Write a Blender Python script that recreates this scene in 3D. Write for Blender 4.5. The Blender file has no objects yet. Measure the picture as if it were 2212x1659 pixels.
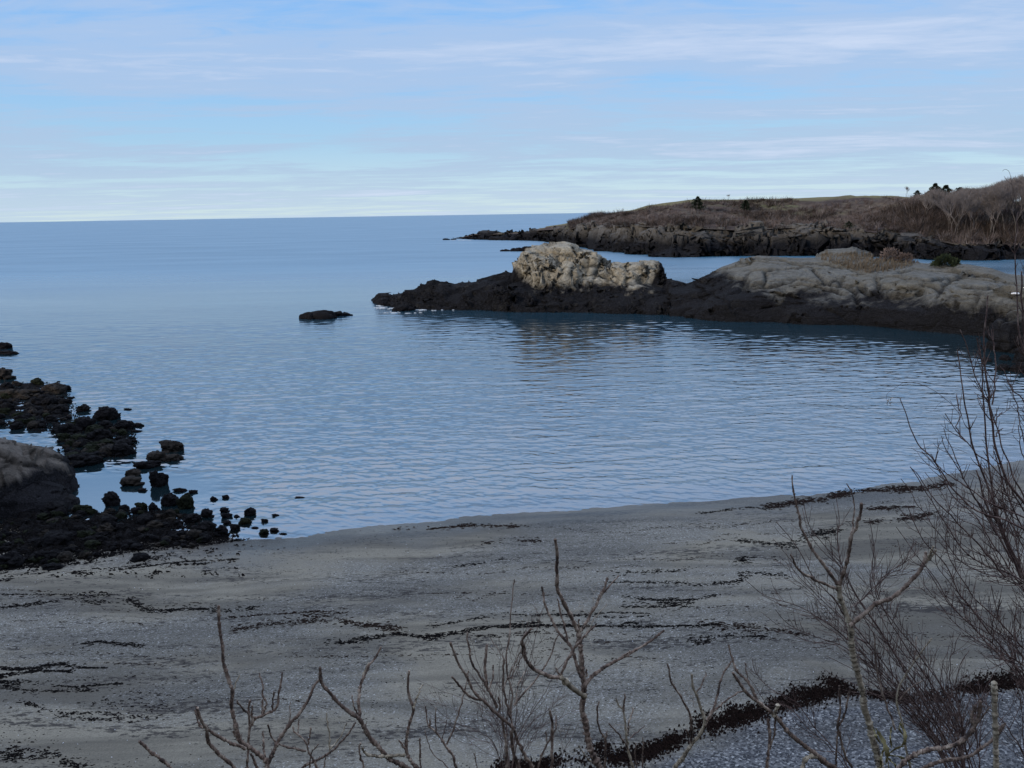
import bpy, math, random
import numpy as np
from mathutils import Vector

# ------------------------------------------------------------------ camera
S = bpy.context.scene
COL = S.collection
CAMZ, FPX, CU, CV = 14.0, 1916.0, 1106.0, 829.5
PITCH, ROLL = math.radians(10.86), math.radians(0.93)
_F = np.array([0, math.cos(PITCH), -math.sin(PITCH)])
_U0 = np.array([0, math.sin(PITCH), math.cos(PITCH)])
_H = np.array([1.0, 0, 0])
_R = math.cos(ROLL)*_H - math.sin(ROLL)*_U0
_U = math.sin(ROLL)*_H + math.cos(ROLL)*_U0
cam_data = bpy.data.cameras.new('camera')
cam = bpy.data.objects.new('camera', cam_data)
COL.objects.link(cam)
from mathutils import Matrix
cam.matrix_world = Matrix(((_R[0], _U[0], -_F[0], 0), (_R[1], _U[1], -_F[1], 0), (_R[2], _U[2], -_F[2], CAMZ), (0, 0, 0, 1)))
cam_data.sensor_width = 36
cam_data.lens = 36*FPX/2212
cam_data.clip_start = 0.1
cam_data.clip_end = 90000
S.camera = cam

# ------------------------------------------------------------------ light
SUN_EL, SUN_AZ = math.radians(15), math.radians(229)      # azimuth clockwise from +Y
sd = (math.sin(SUN_AZ)*math.cos(SUN_EL), math.cos(SUN_AZ)*math.cos(SUN_EL), math.sin(SUN_EL))
sl = bpy.data.lights.new('sun', 'SUN')
sl.energy = 2.6; sl.angle = math.radians(1.5); sl.color = (1.0, 0.86, 0.68)
so = bpy.data.objects.new('sun', sl); COL.objects.link(so)
so.rotation_euler = Vector(sd).to_track_quat('Z', 'Y').to_euler()
S.view_settings.view_transform = 'Standard'
S.view_settings.look = 'None'
S.view_settings.exposure = 0.10
S.view_settings.gamma = 1.0
S.cycles.use_denoising = True
S.cycles.max_bounces = 6
S.cycles.transparent_max_bounces = 16
S.cycles.caustics_reflective = False
S.cycles.caustics_refractive = False
SKY_STRENGTH = 0.11

class NT:
    """small helper round a node tree"""
    def __init__(s, tree):
        s.t = tree; s.t.nodes.clear()
    def n(s, typ, ins=None, **kw):
        nd = s.t.nodes.new(typ)
        for k, v in kw.items(): setattr(nd, k, v)
        for k, v in (ins or {}).items():
            s.set(nd.inputs[k], v)
        return nd
    def set(s, sock, v):
        if isinstance(v, bpy.types.NodeSocket): s.t.links.new(v, sock)
        elif isinstance(v, bpy.types.Node): s.t.links.new(v.outputs[0], sock)
        else:
            if sock.type == 'RGBA' and isinstance(v, (tuple, list)) and len(v) == 3: v = (*v, 1)
            sock.default_value = v
    def math(s, op, a, b=0.0, c=None, clamp=False):
        nd = s.n('ShaderNodeMath', operation=op, use_clamp=clamp)
        s.set(nd.inputs[0], a); s.set(nd.inputs[1], b)
        if c is not None: s.set(nd.inputs[2], c)
        return nd.outputs[0]
    def mix(s, f, a, b, blend='MIX'):
        nd = s.n('ShaderNodeMix', data_type='RGBA', blend_type=blend)
        s.set(nd.inputs[0], f); s.set(nd.inputs[6], a); s.set(nd.inputs[7], b)
        return nd.outputs[2]
    def ramp(s, f, stops, interp='LINEAR'):
        nd = s.n('ShaderNodeValToRGB'); cr = nd.color_ramp; cr.interpolation = interp
        while len(cr.elements) < len(stops): cr.elements.new(0.5)
        for e, (p, c) in zip(cr.elements, stops):
            e.position = p
            e.color = (c, c, c, 1) if isinstance(c, (int, float)) else (*c, 1)
        s.set(nd.inputs[0], f)
        return nd.outputs[0]
    def noise(s, vec, scale, detail=5, rough=0.55, dist=0.0):
        return s.n('ShaderNodeTexNoise', {'Vector': vec, 'Scale': scale, 'Detail': detail, 'Roughness': rough, 'Distortion': dist}).outputs[0]
    def vor(s, vec, scale, feature='F1', out=0, rnd=1.0):
        return s.n('ShaderNodeTexVoronoi', {'Vector': vec, 'Scale': scale, 'Randomness': rnd}, feature=feature).outputs[out]
    def mapv(s, vec, scale=(1, 1, 1), rot=(0, 0, 0), loc=(0, 0, 0)):
        return s.n('ShaderNodeMapping', {'Vector': vec, 'Location': loc, 'Rotation': rot, 'Scale': scale}).outputs[0]

# world: Nishita daylight sky with thin high cloud in its own projected plane
W = bpy.data.worlds.new('World'); S.world = W; W.use_nodes = True
w = NT(W.node_tree)
sky = w.n('ShaderNodeTexSky', sky_type='NISHITA', sun_disc=False, sun_elevation=SUN_EL, sun_rotation=SUN_AZ,
          altitude=0, air_density=1.0, dust_density=0.6, ozone_density=1.6)
tc = w.n('ShaderNodeTexCoord').outputs['Generated']
sp = w.n('ShaderNodeSeparateXYZ', {0: tc})
zz = w.math('MAXIMUM', sp.outputs[2], 0.0)
den = w.math('ADD', zz, 0.035)
px = w.math('DIVIDE', sp.outputs[0], den); py = w.math('DIVIDE', sp.outputs[1], den)
pv = w.n('ShaderNodeCombineXYZ', {0: px, 1: py, 2: 0.0}).outputs[0]
pm = w.mapv(pv, scale=(0.36, 0.60, 1), rot=(0, 0, math.radians(8)), loc=(3.1, 1.7, 0))
n1 = w.noise(pm, 1.0, 8, 0.60, 0.5)
n2 = w.noise(w.mapv(pv, scale=(0.16, 0.55, 1), rot=(0, 0, math.radians(-5)), loc=(7.3, 0.4, 2.0)), 0.8, 4, 0.5, 0.3)
n3 = w.noise(w.mapv(pv, scale=(1.3, 2.8, 1), rot=(0, 0, math.radians(14))), 1.5, 6, 0.65, 0.8)
cl = w.math('ADD', w.math('MULTIPLY', n1, 0.62), w.math('MULTIPLY', n2, 0.38))
cl = w.math('ADD', cl, w.math('MULTIPLY', w.math('SUBTRACT', n3, 0.5), 0.20))
veil = w.ramp(cl, [(0.41, 0.0), (0.49, 0.8), (0.57, 1.0)])
wisp = w.ramp(cl, [(0.53, 0.0), (0.67, 1.0)])
SKYGAIN = 1.0
air = w.ramp(zz, [(0.0, (5.6, 6.9, 7.3)), (0.03, (4.7, 6.4, 7.5)), (0.08, (3.3, 5.4, 7.5)), (0.15, (2.5, 4.8, 8.0)), (0.22, (2.1, 4.4, 8.1)), (0.32, (5.2, 8.2, 12.8)), (0.5, (7.2, 9.6, 13.6)), (1.0, (7.6, 8.6, 11.0))])
skc = w.mix(0.90, sky.outputs[0], air)
cloudc = w.ramp(zz, [(0.0, (4.4, 5.6, 6.9)), (0.05, (3.7, 4.85, 6.5)), (0.12, (3.75, 4.85, 6.7)), (0.22, (3.8, 4.95, 6.95)), (0.34, (6.4, 8.2, 11.6)), (0.5, (7.5, 9.0, 12.0)), (1.0, (10.0, 11.0, 13.5))])
veil = w.math('MULTIPLY', veil, 0.82)
c1 = w.mix(veil, skc, cloudc)
c2 = w.mix(w.math('MULTIPLY', wisp, 0.7), c1, (5.9, 6.6, 8.1))
bg = w.n('ShaderNodeBackground', {'Color': c2, 'Strength': SKY_STRENGTH})
w.n('ShaderNodeOutputWorld', {'Surface': bg.outputs[0]})

# ------------------------------------------------------------------ helpers
rng = np.random.default_rng(7)
random.seed(7)
def ray(u, v): return _F + (u-CU)/FPX*_R - (v-CV)/FPX*_U
def ground(u, v, z=0.0):
    d = ray(u, v); t = (z-CAMZ)/d[2]
    return np.array([d[0]*t, d[1]*t, z])
def at(u, v, Y):
    d = ray(u, v); t = Y/d[1]
    return np.array([d[0]*t, Y, CAMZ+d[2]*t])
def hdist(p): return math.hypot(p[0], p[1])
def C1(x, y): return (.35246*x, 701.7+.35246*y)
def C4(x, y): return (272.9+.31868*x, 1130.6+.31865*y)
def C5(x, y): return (896.7+.31868*x, 1130.6+.31865*y)
def C6(x, y): return (1520.4+.41265*x, 974.6+.41265*y)
def C7(x, y): return (1793.3+.32891*x, 623.8+.32891*y)
def C8(x, y): return (.35249*x, 1130.6+.35249*y)

def h3(ix, iy, iz, seed=0):
    a = (ix.astype(np.int64)*73856093) ^ (iy.astype(np.int64)*19349663) ^ (iz.astype(np.int64)*83492791) ^ (seed*2654435761)
    a &= 0xffffffff
    a = ((a ^ (a >> 16))*0x45d9f3b) & 0xffffffff
    a = ((a ^ (a >> 16))*0x45d9f3b) & 0xffffffff
    return ((a ^ (a >> 16)) & 0xffffff)/float(0xffffff)
def vnoise(p, f=1.0, seed=0):
    q = p*f; i = np.floor(q); t = q-i; t = t*t*(3-2*t); i = i.astype(np.int64)
    r = 0
    for dx in (0, 1):
        wx = t[:, 0] if dx else 1-t[:, 0]
        for dy in (0, 1):
            wy = t[:, 1] if dy else 1-t[:, 1]
            for dz in (0, 1):
                wz = t[:, 2] if dz else 1-t[:, 2]
                r = r+wx*wy*wz*h3(i[:, 0]+dx, i[:, 1]+dy, i[:, 2]+dz, seed)
    return r*2-1
def fbm(p, f=1.0, octs=4, seed=0, g=0.5):
    r = 0; a = 1; s = 0
    for k in range(octs):
        r = r+a*vnoise(p, f*2.03**k, seed+k*17); s += a; a *= g
    return r/s
def worley(p, f=1.0, seed=0):
    q = p*f; i = np.floor(q).astype(np.int64)
    n = len(q); b1 = np.full(n, 9e9); b2 = np.full(n, 9e9); c = np.zeros((n, 3)); 
    for dx in (-1, 0, 1):
        for dy in (-1, 0, 1):
            for dz in (-1, 0, 1):
                j = i+np.array([dx, dy, dz])
                pt = np.stack([j[:, 0]+h3(j[:, 0], j[:, 1], j[:, 2], seed+1), j[:, 1]+h3(j[:, 0], j[:, 1], j[:, 2], seed+2), j[:, 2]+h3(j[:, 0], j[:, 1], j[:, 2], seed+3)], 1)
                d = ((q-pt)**2).sum(1)
                m = d < b1
                b2 = np.where(m, b1, np.minimum(b2, d)); c[m] = pt[m]; b1 = np.where(m, d, b1)
    return np.sqrt(b1), np.sqrt(b2), c
def facets(p, f, seed=0, tilt=0.9):
    """offset that is planar inside each cell: broken, blocky stone"""
    d1, d2, c = worley(p, f, seed)
    k = np.floor(c*977).astype(np.int64)
    r = np.stack([h3(k[:, 0], k[:, 1], k[:, 2], seed+9+a) for a in range(4)], 1)*2-1
    off = ((p*f-c)*r[:, :3]).sum(1)*tilt + r[:, 3]*0.5
    return off, d2-d1

def mesh_obj(name, verts, faces, mat, parent=None, smooth=True):
    me = bpy.data.meshes.new(name)
    verts = np.asarray(verts, dtype=float)
    if isinstance(faces, np.ndarray):
        nf, k = faces.shape
        me.vertices.add(len(verts)); me.vertices.foreach_set('co', verts.ravel())
        me.loops.add(nf*k); me.loops.foreach_set('vertex_index', faces.ravel().astype(np.int32))
        me.polygons.add(nf); me.polygons.foreach_set('loop_start', np.arange(0, nf*k, k, dtype=np.int32))
        me.update(calc_edges=True)
    else:
        me.from_pydata([tuple(v) for v in verts], [], faces); me.update()
    if smooth: me.polygons.foreach_set('use_smooth', np.ones(len(me.polygons), dtype=bool))
    if mat: me.materials.append(mat)
    o = bpy.data.objects.new(name, me); COL.objects.link(o)
    if parent: o.parent = parent
    return o
def tag(o, label=None, cat=None, group=None, kind=None):
    if label: o['label'] = label
    if cat: o['category'] = cat
    if group: o['group'] = group
    if kind: o['kind'] = kind
    return o
def empty(name, loc, label, cat, group=None):
    o = bpy.data.objects.new(name, None); COL.objects.link(o)
    o.location = loc; o.empty_display_size = 0.2
    tag(o, label, cat, group); return o
def attr(o, name, vals):
    a = o.data.attributes.new(name, 'FLOAT', 'POINT'); a.data.foreach_set('value', np.asarray(vals, dtype=np.float32))
def gridfaces(nr, nc):
    i = np.arange(nr-1)[:, None]*nc+np.arange(nc-1)[None, :]
    return np.stack([i, i+1, i+nc+1, i+nc], -1).reshape(-1, 4)
def smooth01(a, b, x):
    t = np.clip((x-a)/(b-a), 0, 1); return t*t*(3-2*t)

# ------------------------------------------------------------------ materials
def newmat(name):
    m = bpy.data.materials.new(name); m.use_nodes = True
    t = NT(m.node_tree)
    return m, t
def finish(t, col, rough=0.9, bump=None, bs=0.5, bd=0.1, spec=0.3, **kw):
    ins = {'Base Color': col, 'Roughness': rough, 'Specular IOR Level': spec}
    if bump is not None:
        ins['Normal'] = t.n('ShaderNodeBump', {'Height': bump, 'Strength': bs, 'Distance': bd}).outputs[0]
    ins.update(kw)
    b = t.n('ShaderNodeBsdfPrincipled', ins)
    t.n('ShaderNodeOutputMaterial', {'Surface': b.outputs[0]})
def wpos(t): return t.n('ShaderNodeNewGeometry').outputs['Position']

def rock_mat(name, tone, tide, tide_soft=0.9, warm=0.5, crackf=0.6, sc=1.0, strat=1.0, weed=(0.0055, 0.0055, 0.0065), seaward=False, eamp=4.6, bmp=0.9):
    m, t = newmat(name); p = wpos(t)
    q = t.mapv(p, scale=(sc, sc, sc*strat))
    big = t.noise(q, 0.22, 5, 0.6)
    mid = t.noise(q, 1.3, 6, 0.65)
    fine = t.noise(q, 7.0, 5, 0.7)
    d = tuple(c*0.45 for c in tone); l = tuple(c*1.30 for c in tone)
    col = t.ramp(mid, [(0.30, d), (0.46, tone), (0.68, l)])
    lich = t.ramp(big, [(0.44, 0.0), (0.60, 1.0)])
    col = t.mix(t.math('MULTIPLY', lich, warm), col, (tone[0]*0.95, tone[1]*0.80, tone[2]*0.58))
    col = t.mix(t.ramp(fine, [(0.35, 0.55), (0.52, 0.0)]), col, tuple(c*0.33 for c in tone))
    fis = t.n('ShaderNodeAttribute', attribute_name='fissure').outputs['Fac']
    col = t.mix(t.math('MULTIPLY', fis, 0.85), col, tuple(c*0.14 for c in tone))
    # dark weathering streaks and the black weed and lichen belt of the tide
    z = t.n('ShaderNodeSeparateXYZ', {0: p}).outputs[2]
    edge = t.math('ADD', z, t.math('MULTIPLY', t.math('SUBTRACT', t.noise(t.mapv(p, scale=(1, 1, 0.25)), 0.45, 6, 0.65), 0.5), eamp))
    if seaward:
        xx = t.n('ShaderNodeSeparateXYZ', {0: p}).outputs[0]
        edge = t.math('SUBTRACT', edge, t.math('MINIMUM', t.math('MAXIMUM', t.math('MULTIPLY', t.math('SUBTRACT', seaward[0], xx), seaward[1]), 0.0), 5.0))
        if len(seaward) > 2: edge = t.math('SUBTRACT', edge, t.math('MINIMUM', t.math('MAXIMUM', t.math('MULTIPLY', t.math('SUBTRACT', xx, seaward[2]), 1.6), 0.0), 5.0))
    belt = t.math('SUBTRACT', 1.0, t.math('DIVIDE', t.math('SUBTRACT', edge, tide-tide_soft/2), tide_soft, clamp=True))
    wcol = t.mix(t.ramp(fine, [(0.45, 0.0), (0.66, 1.0)]), weed, tuple(c*4.0 for c in weed))
    wcol = t.mix(t.ramp(t.noise(t.mapv(p, scale=(1, 1, .6), loc=(9, 4, 2)), 0.8, 5, .7), [(0.56, 0.0), (0.72, 0.30)]), wcol, tuple(c*0.25 for c in tone))
    col = t.mix(belt, col, wcol)
    cr = t.vor(t.mapv(q, rot=(0.3, 0.2, 0.5), scale=(1, 1, 1.4)), crackf, 'DISTANCE_TO_EDGE')
    cr2 = t.vor(t.mapv(q, rot=(0.1, 0.7, 0.2), scale=(1, 1, 1.2)), crackf*3.1, 'DISTANCE_TO_EDGE')
    crk = t.ramp(cr, [(0.0, 0.0), (0.05, 1.0)]); crk2 = t.ramp(cr2, [(0.0, 0.0), (0.08, 1.0)])
    h = t.math('ADD', t.math('MULTIPLY', crk, 0.5), t.math('MULTIPLY', crk2, 0.25))
    h = t.math('ADD', h, t.math('ADD', t.math('MULTIPLY', mid, 1.3), t.math('MULTIPLY', fine, 0.45)))
    finish(t, col, 0.92, h, bmp, 0.25*bmp/.9, spec=t.math('SUBTRACT', 0.2, t.math('MULTIPLY', belt, 0.14)))
    return m

M = {}
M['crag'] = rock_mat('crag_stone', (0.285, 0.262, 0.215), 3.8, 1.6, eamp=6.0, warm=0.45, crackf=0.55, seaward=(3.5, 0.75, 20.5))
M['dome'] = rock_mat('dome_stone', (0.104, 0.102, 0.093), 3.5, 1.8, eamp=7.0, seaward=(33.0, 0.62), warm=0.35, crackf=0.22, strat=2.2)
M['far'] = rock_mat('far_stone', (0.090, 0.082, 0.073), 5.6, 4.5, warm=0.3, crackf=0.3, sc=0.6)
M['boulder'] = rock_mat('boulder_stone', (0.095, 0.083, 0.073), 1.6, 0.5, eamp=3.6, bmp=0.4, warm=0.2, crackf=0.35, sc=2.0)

def weedy(name, c1, c2, f=6.0):
    m, t = newmat(name); p = wpos(t)
    n = t.noise(p, f, 6, 0.7); v = t.vor(p, f*1.3)
    col = t.ramp(n, [(0.35, c1), (0.7, c2)])
    finish(t, col, 0.85, t.math('ADD', n, t.math('MULTIPLY', v, -0.6)), 1.0, 0.12, spec=0.08)
    return m
M['weedrock'] = weedy('weedy_rock', (0.003, 0.003, 0.0045), (0.013, 0.012, 0.013))
M['barerock'] = weedy('wet_brown_rock', (0.005, 0.005, 0.005), (0.045, 0.037, 0.031), 3.0)
M['mossrock'] = weedy('green_weedy_rock', (0.004, 0.005, 0.004), (0.020, 0.024, 0.012))
M['seaweed'] = weedy('dry_seaweed', (0.004, 0.004, 0.0045), (0.018, 0.015, 0.015), 9.0)
M['redweed'] = weedy('red_seaweed', (0.012, 0.008, 0.007), (0.045, 0.026, 0.021), 9.0)
M['white'] = weedy('white_mineral', (0.45, 0.46, 0.48), (0.75, 0.76, 0.78), 2.0)
M['foam'] = weedy('sea_foam', (0.28, 0.31, 0.34), (0.5, 0.53, 0.56), 3.0)

# beach, shore and bluff
def beach_mat():
    m, t = newmat('beach_shingle'); p = wpos(t)
    gr = t.n('ShaderNodeAttribute', attribute_name='gravel').outputs['Fac']
    wet = t.n('ShaderNodeAttribute', attribute_name='wet').outputs['Fac']
    blf = t.n('ShaderNodeAttribute', attribute_name='bluff').outputs['Fac']
    patch = t.noise(t.mapv(p, scale=(0.5, 1.1, 1)), 0.20, 5, 0.6, 0.6)
    pebble = t.ramp(patch, [(0.42, 0.0), (0.58, 1.0)])
    pebble = t.math('MAXIMUM', pebble, gr)
    vc = t.vor(p, 26, out=1); vd = t.vor(p, 26)
    vg = t.n('ShaderNodeSeparateColor', {0: vc}).outputs[0]
    sand = t.mix(t.noise(p, 0.6, 5, 0.6), (0.205, 0.184, 0.142), (0.275, 0.248, 0.194))
    sand = t.mix(t.ramp(t.noise(p, 22, 3, 0.7), [(0.4, 0.0), (0.62, 0.5)]), sand, (0.075, 0.068, 0.058))
    damp = t.noise(t.mapv(p, scale=(0.09, 0.42, 1), rot=(0, 0, -0.05)), 1.0, 5, 0.6, 0.8)
    sand = t.mix(t.ramp(damp, [(0.42, 0.0), (0.60, 0.75)]), sand, (0.085, 0.076, 0.062))
    stone = t.ramp(vg, [(0.0, (0.06, 0.058, 0.052)), (0.45, (0.165, 0.16, 0.147)), (0.85, (0.24, 0.235, 0.222)), (0.97, (0.38, 0.38, 0.38)), (1.0, (0.7, 0.7, 0.7))])
    grav = t.ramp(t.n('ShaderNodeSeparateColor', {0: t.vor(p, 17, out=1)}).outputs[1], [(0.0, (0.028, 0.030, 0.034)), (0.4, (0.075, 0.077, 0.084)), (0.8, (0.16, 0.16, 0.165)), (0.95, (0.29, 0.29, 0.29)), (1.0, (0.45, 0.45, 0.44))])
    col = t.mix(t.math('MULTIPLY', pebble, 0.6), sand, stone)
    col = t.mix(gr, col, grav)
    col = t.mix(t.ramp(damp, [(0.46, 0.0), (0.62, 0.35)]), col, (0.06, 0.055, 0.047))
    # flecks of torn weed strewn in lines along the shore
    fl = t.noise(t.mapv(p, scale=(3.2, 9.0, 1), rot=(0, 0, -0.06)), 1.0, 4, 0.75)
    fm = t.noise(t.mapv(p, scale=(0.16, 0.8, 1), rot=(0, 0, -0.06)), 1.0, 4, 0.6)
    fk = t.math('ADD', t.math('MULTIPLY', fl, 0.62), t.math('MULTIPLY', fm, 0.45))
    fk = t.ramp(fk, [(0.582, 0.0), (0.625, 0.85)])
    col = t.mix(t.math('MULTIPLY', fk, t.math('SUBTRACT', 1.0, t.math('MULTIPLY', gr, 0.8))), col, (0.022, 0.018, 0.018))
    col = t.mix(wet, col, t.mix(1.0, col, (0.52, 0.50, 0.48), 'MULTIPLY'))
    soil = t.mix(t.noise(p, 3, 6, 0.7), (0.03, 0.024, 0.018), (0.10, 0.085, 0.055))
    col = t.mix(blf, col, soil)
    h = t.math('ADD', t.math('MULTIPLY', t.math('SUBTRACT', 1.0, vd), t.math('ADD', 0.25, pebble)), t.math('MULTIPLY', t.noise(p, 7, 4, 0.7), 0.7))
    rough = t.math('SUBTRACT', 0.92, t.math('MULTIPLY', wet, 0.60))
    finish(t, col, rough, h, 0.8, 0.035, spec=0.25)
    return m
M['beach'] = beach_mat()

def sea_mat():
    m, t = newmat('sea_water'); p = wpos(t)
    calm = t.n('ShaderNodeAttribute', attribute_name='calm').outputs['Fac']
    depth = t.n('ShaderNodeAttribute', attribute_name='depth').outputs['Fac']
    r1 = t.noise(t.mapv(p, scale=(0.22, 1.0, 1), rot=(0, 0, 0.10)), 1.25, 5, 0.62, 0.7)
    r2 = t.noise(t.mapv(p, scale=(0.45, 1.0, 1), rot=(0, 0, -0.25)), 4.0, 4, 0.6, 0.4)
    r3 = t.noise(t.mapv(p, scale=(1.0, 1.3, 1), rot=(0, 0, 0.5)), 2.1, 4, 0.6, 0.3)
    sw = t.noise(t.mapv(p, scale=(0.10, 0.55, 1), rot=(0, 0, 0.05)), 0.5, 3, 0.5, 0.5)
    gust = t.noise(t.mapv(p, scale=(0.012, 0.045, 1), rot=(0, 0, 0.08)), 1.0, 5, 0.6, 0.8)
    g = t.ramp(gust, [(0.32, 0.55), (0.68, 1.25)])
    h = t.math('ADD', t.math('MULTIPLY', r1, 0.34), t.math('ADD', t.math('MULTIPLY', r2, 0.08), t.math('MULTIPLY', r3, 0.16)))
    h = t.math('MULTIPLY', h, g)
    h = t.math('ADD', h, t.math('MULTIPLY', sw, 0.35))
    act = t.math('SUBTRACT', 1.0, calm)
    far_ = t.math('MAXIMUM', t.n('ShaderNodeAttribute', attribute_name='open').outputs['Fac'], 0.05)
    h = t.math('MULTIPLY', t.math('MULTIPLY', h, act), far_)
    nrm = t.n('ShaderNodeBump', {'Height': h, 'Strength': 1.0, 'Distance': 0.30}).outputs[0]
    fr = t.n('ShaderNodeFresnel', {'IOR': 2.8, 'Normal': nrm}).outputs[0]
    fr = t.math('ADD', t.math('MULTIPLY', fr, 0.92), 0.06, clamp=True)
    deep = t.n('ShaderNodeBsdfDiffuse', {'Color': (0.007, 0.017, 0.022, 1), 'Normal': nrm})
    clear = t.n('ShaderNodeBsdfTransparent', {'Color': (0.80, 0.88, 0.88, 1)})
    body = t.n('ShaderNodeMixShader', {0: depth, 1: clear.outputs[0], 2: deep.outputs[0]})
    gl = t.n('ShaderNodeBsdfGlossy', {'Color': (0.93, 0.96, 1, 1), 'Roughness': 0.06, 'Normal': nrm})
    mx = t.n('ShaderNodeMixShader', {0: fr, 1: body.outputs[0], 2: gl.outputs[0]})
    # beyond the shallows: opaque blue-green water, its unresolved ripples given as roughness
    off = t.n('ShaderNodeAttribute', attribute_name='open').outputs['Fac']
    ro = t.math('ADD', 0.06, t.math('MULTIPLY', off, 0.33))
    ro = t.math('MULTIPLY', ro, t.ramp(gust, [(0.35, 0.85), (0.65, 1.15)]))
    offc = t.math('MINIMUM', t.math('MULTIPLY', off, 1.3), 1.0)
    pr = t.n('ShaderNodeBsdfPrincipled', {'Base Color': t.mix(offc, (0.006, 0.015, 0.019), (0.030, 0.115, 0.195)), 'Roughness': ro, 'IOR': t.math('SUBTRACT', 3.5, t.math('MULTIPLY', offc, 1.75)), 'Normal': nrm})
    mx = t.n('ShaderNodeMixShader', {0: depth, 1: mx.outputs[0], 2: pr.outputs[0]})
    t.n('ShaderNodeOutputMaterial', {'Surface': mx.outputs[0]})
    return m
M['sea'] = sea_mat()

def hill_mat():
    m, t = newmat('winter_heath'); p = wpos(t)
    top = t.n('ShaderNodeAttribute', attribute_name='grass').outputs['Fac']
    a = t.noise(t.mapv(p, scale=(0.03, 0.03, 0.16)), 1.0, 6, 0.65, 0.6)
    b = t.noise(p, 0.5, 6, 0.7)
    col = t.ramp(a, [(0.30, (0.034, 0.027, 0.026)), (0.44, (0.080, 0.060, 0.054)), (0.56, (0.115, 0.094, 0.072)), (0.66, (0.11, 0.11, 0.06))])
    col = t.mix(t.ramp(b, [(0.4, 0.0), (0.62, 0.65)]), col, (0.028, 0.021, 0.019))
    col = t.mix(t.math('MULTIPLY', top, t.ramp(b, [(0.3, 0.5), (0.6, 1.0)])), col, (0.165, 0.150, 0.080))
    finish(t, col, 1.0, b, 1.0, 1.2, spec=0.05)
    return m
M['hill'] = hill_mat()

def plain(name, c1, c2, f=3.0, rough=0.9, bd=0.02, attr_obj=False):
    m, t = newmat(name)
    p = wpos(t) if not attr_obj else t.n('ShaderNodeTexCoord').outputs['Object']
    n = t.noise(p, f, 5, 0.65)
    finish(t, t.ramp(t.math('ADD', t.math('MULTIPLY', n, .6), t.math('MULTIPLY', t.noise(p, f*.12, 4, .6), .4)), [(0.38, c1), (0.62, c2)]), rough, n, 0.6, bd, spec=0.15)
    return m
M['brush'] = plain('bare_brush', (0.050, 0.038, 0.035), (0.125, 0.095, 0.085), 0.35)
M['brush2'] = plain('grey_brush', (0.075, 0.060, 0.058), (0.17, 0.145, 0.135), 0.35)
M['evergreen'] = plain('evergreen_needles', (0.006, 0.009, 0.006), (0.018, 0.026, 0.014), 0.8)
M['juniper'] = plain('juniper_needles', (0.012, 0.018, 0.010), (0.032, 0.042, 0.020), 1.5)
M['trunk'] = plain('grey_bark', (0.05, 0.042, 0.038), (0.12, 0.105, 0.095), 0.6)
M['twigfar'] = plain('far_twigs', (0.095, 0.082, 0.080), (0.19, 0.165, 0.155), 0.4)
M['drygrass'] = plain('dry_grass', (0.070, 0.055, 0.040), (0.140, 0.115, 0.085), 2.0)
M['leaf'] = plain('withered_leaf', (0.16, 0.135, 0.06), (0.42, 0.37, 0.20), 14.0, 0.7)
M['fluff'] = plain('dry_fibre', (0.30, 0.24, 0.19), (0.45, 0.38, 0.30), 30.0)
def bark(name, a, b, c, f=22):
    m, t = newmat(name); p = wpos(t)
    n = t.noise(t.mapv(p, scale=(1, 1, 0.5)), f, 6, 0.7, 0.4)
    big = t.noise(p, 4.0, 3, 0.6)
    col = t.ramp(n, [(0.38, a), (0.5, b), (0.66, c)])
    col = t.mix(t.ramp(big, [(0.45, 0.0), (0.58, 0.6)]), col, tuple(x*0.62 for x in b))
    finish(t, col, 0.75, t.math('ADD', n, t.math('MULTIPLY', t.noise(p, 120, 3), 0.4)), 0.9, 0.006, spec=0.3)
    return m
M['sumac'] = bark('sumac_bark', (0.030, 0.020, 0.016), (0.150, 0.100, 0.075), (0.46, 0.37, 0.29))
M['sumacpale'] = bark('pale_sumac_bark', (0.07, 0.055, 0.040), (0.29, 0.235, 0.165), (0.55, 0.47, 0.36))
M['twig'] = bark('thin_twig_bark', (0.040, 0.024, 0.022), (0.125, 0.075, 0.064), (0.32, 0.24, 0.20), 30)

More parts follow.
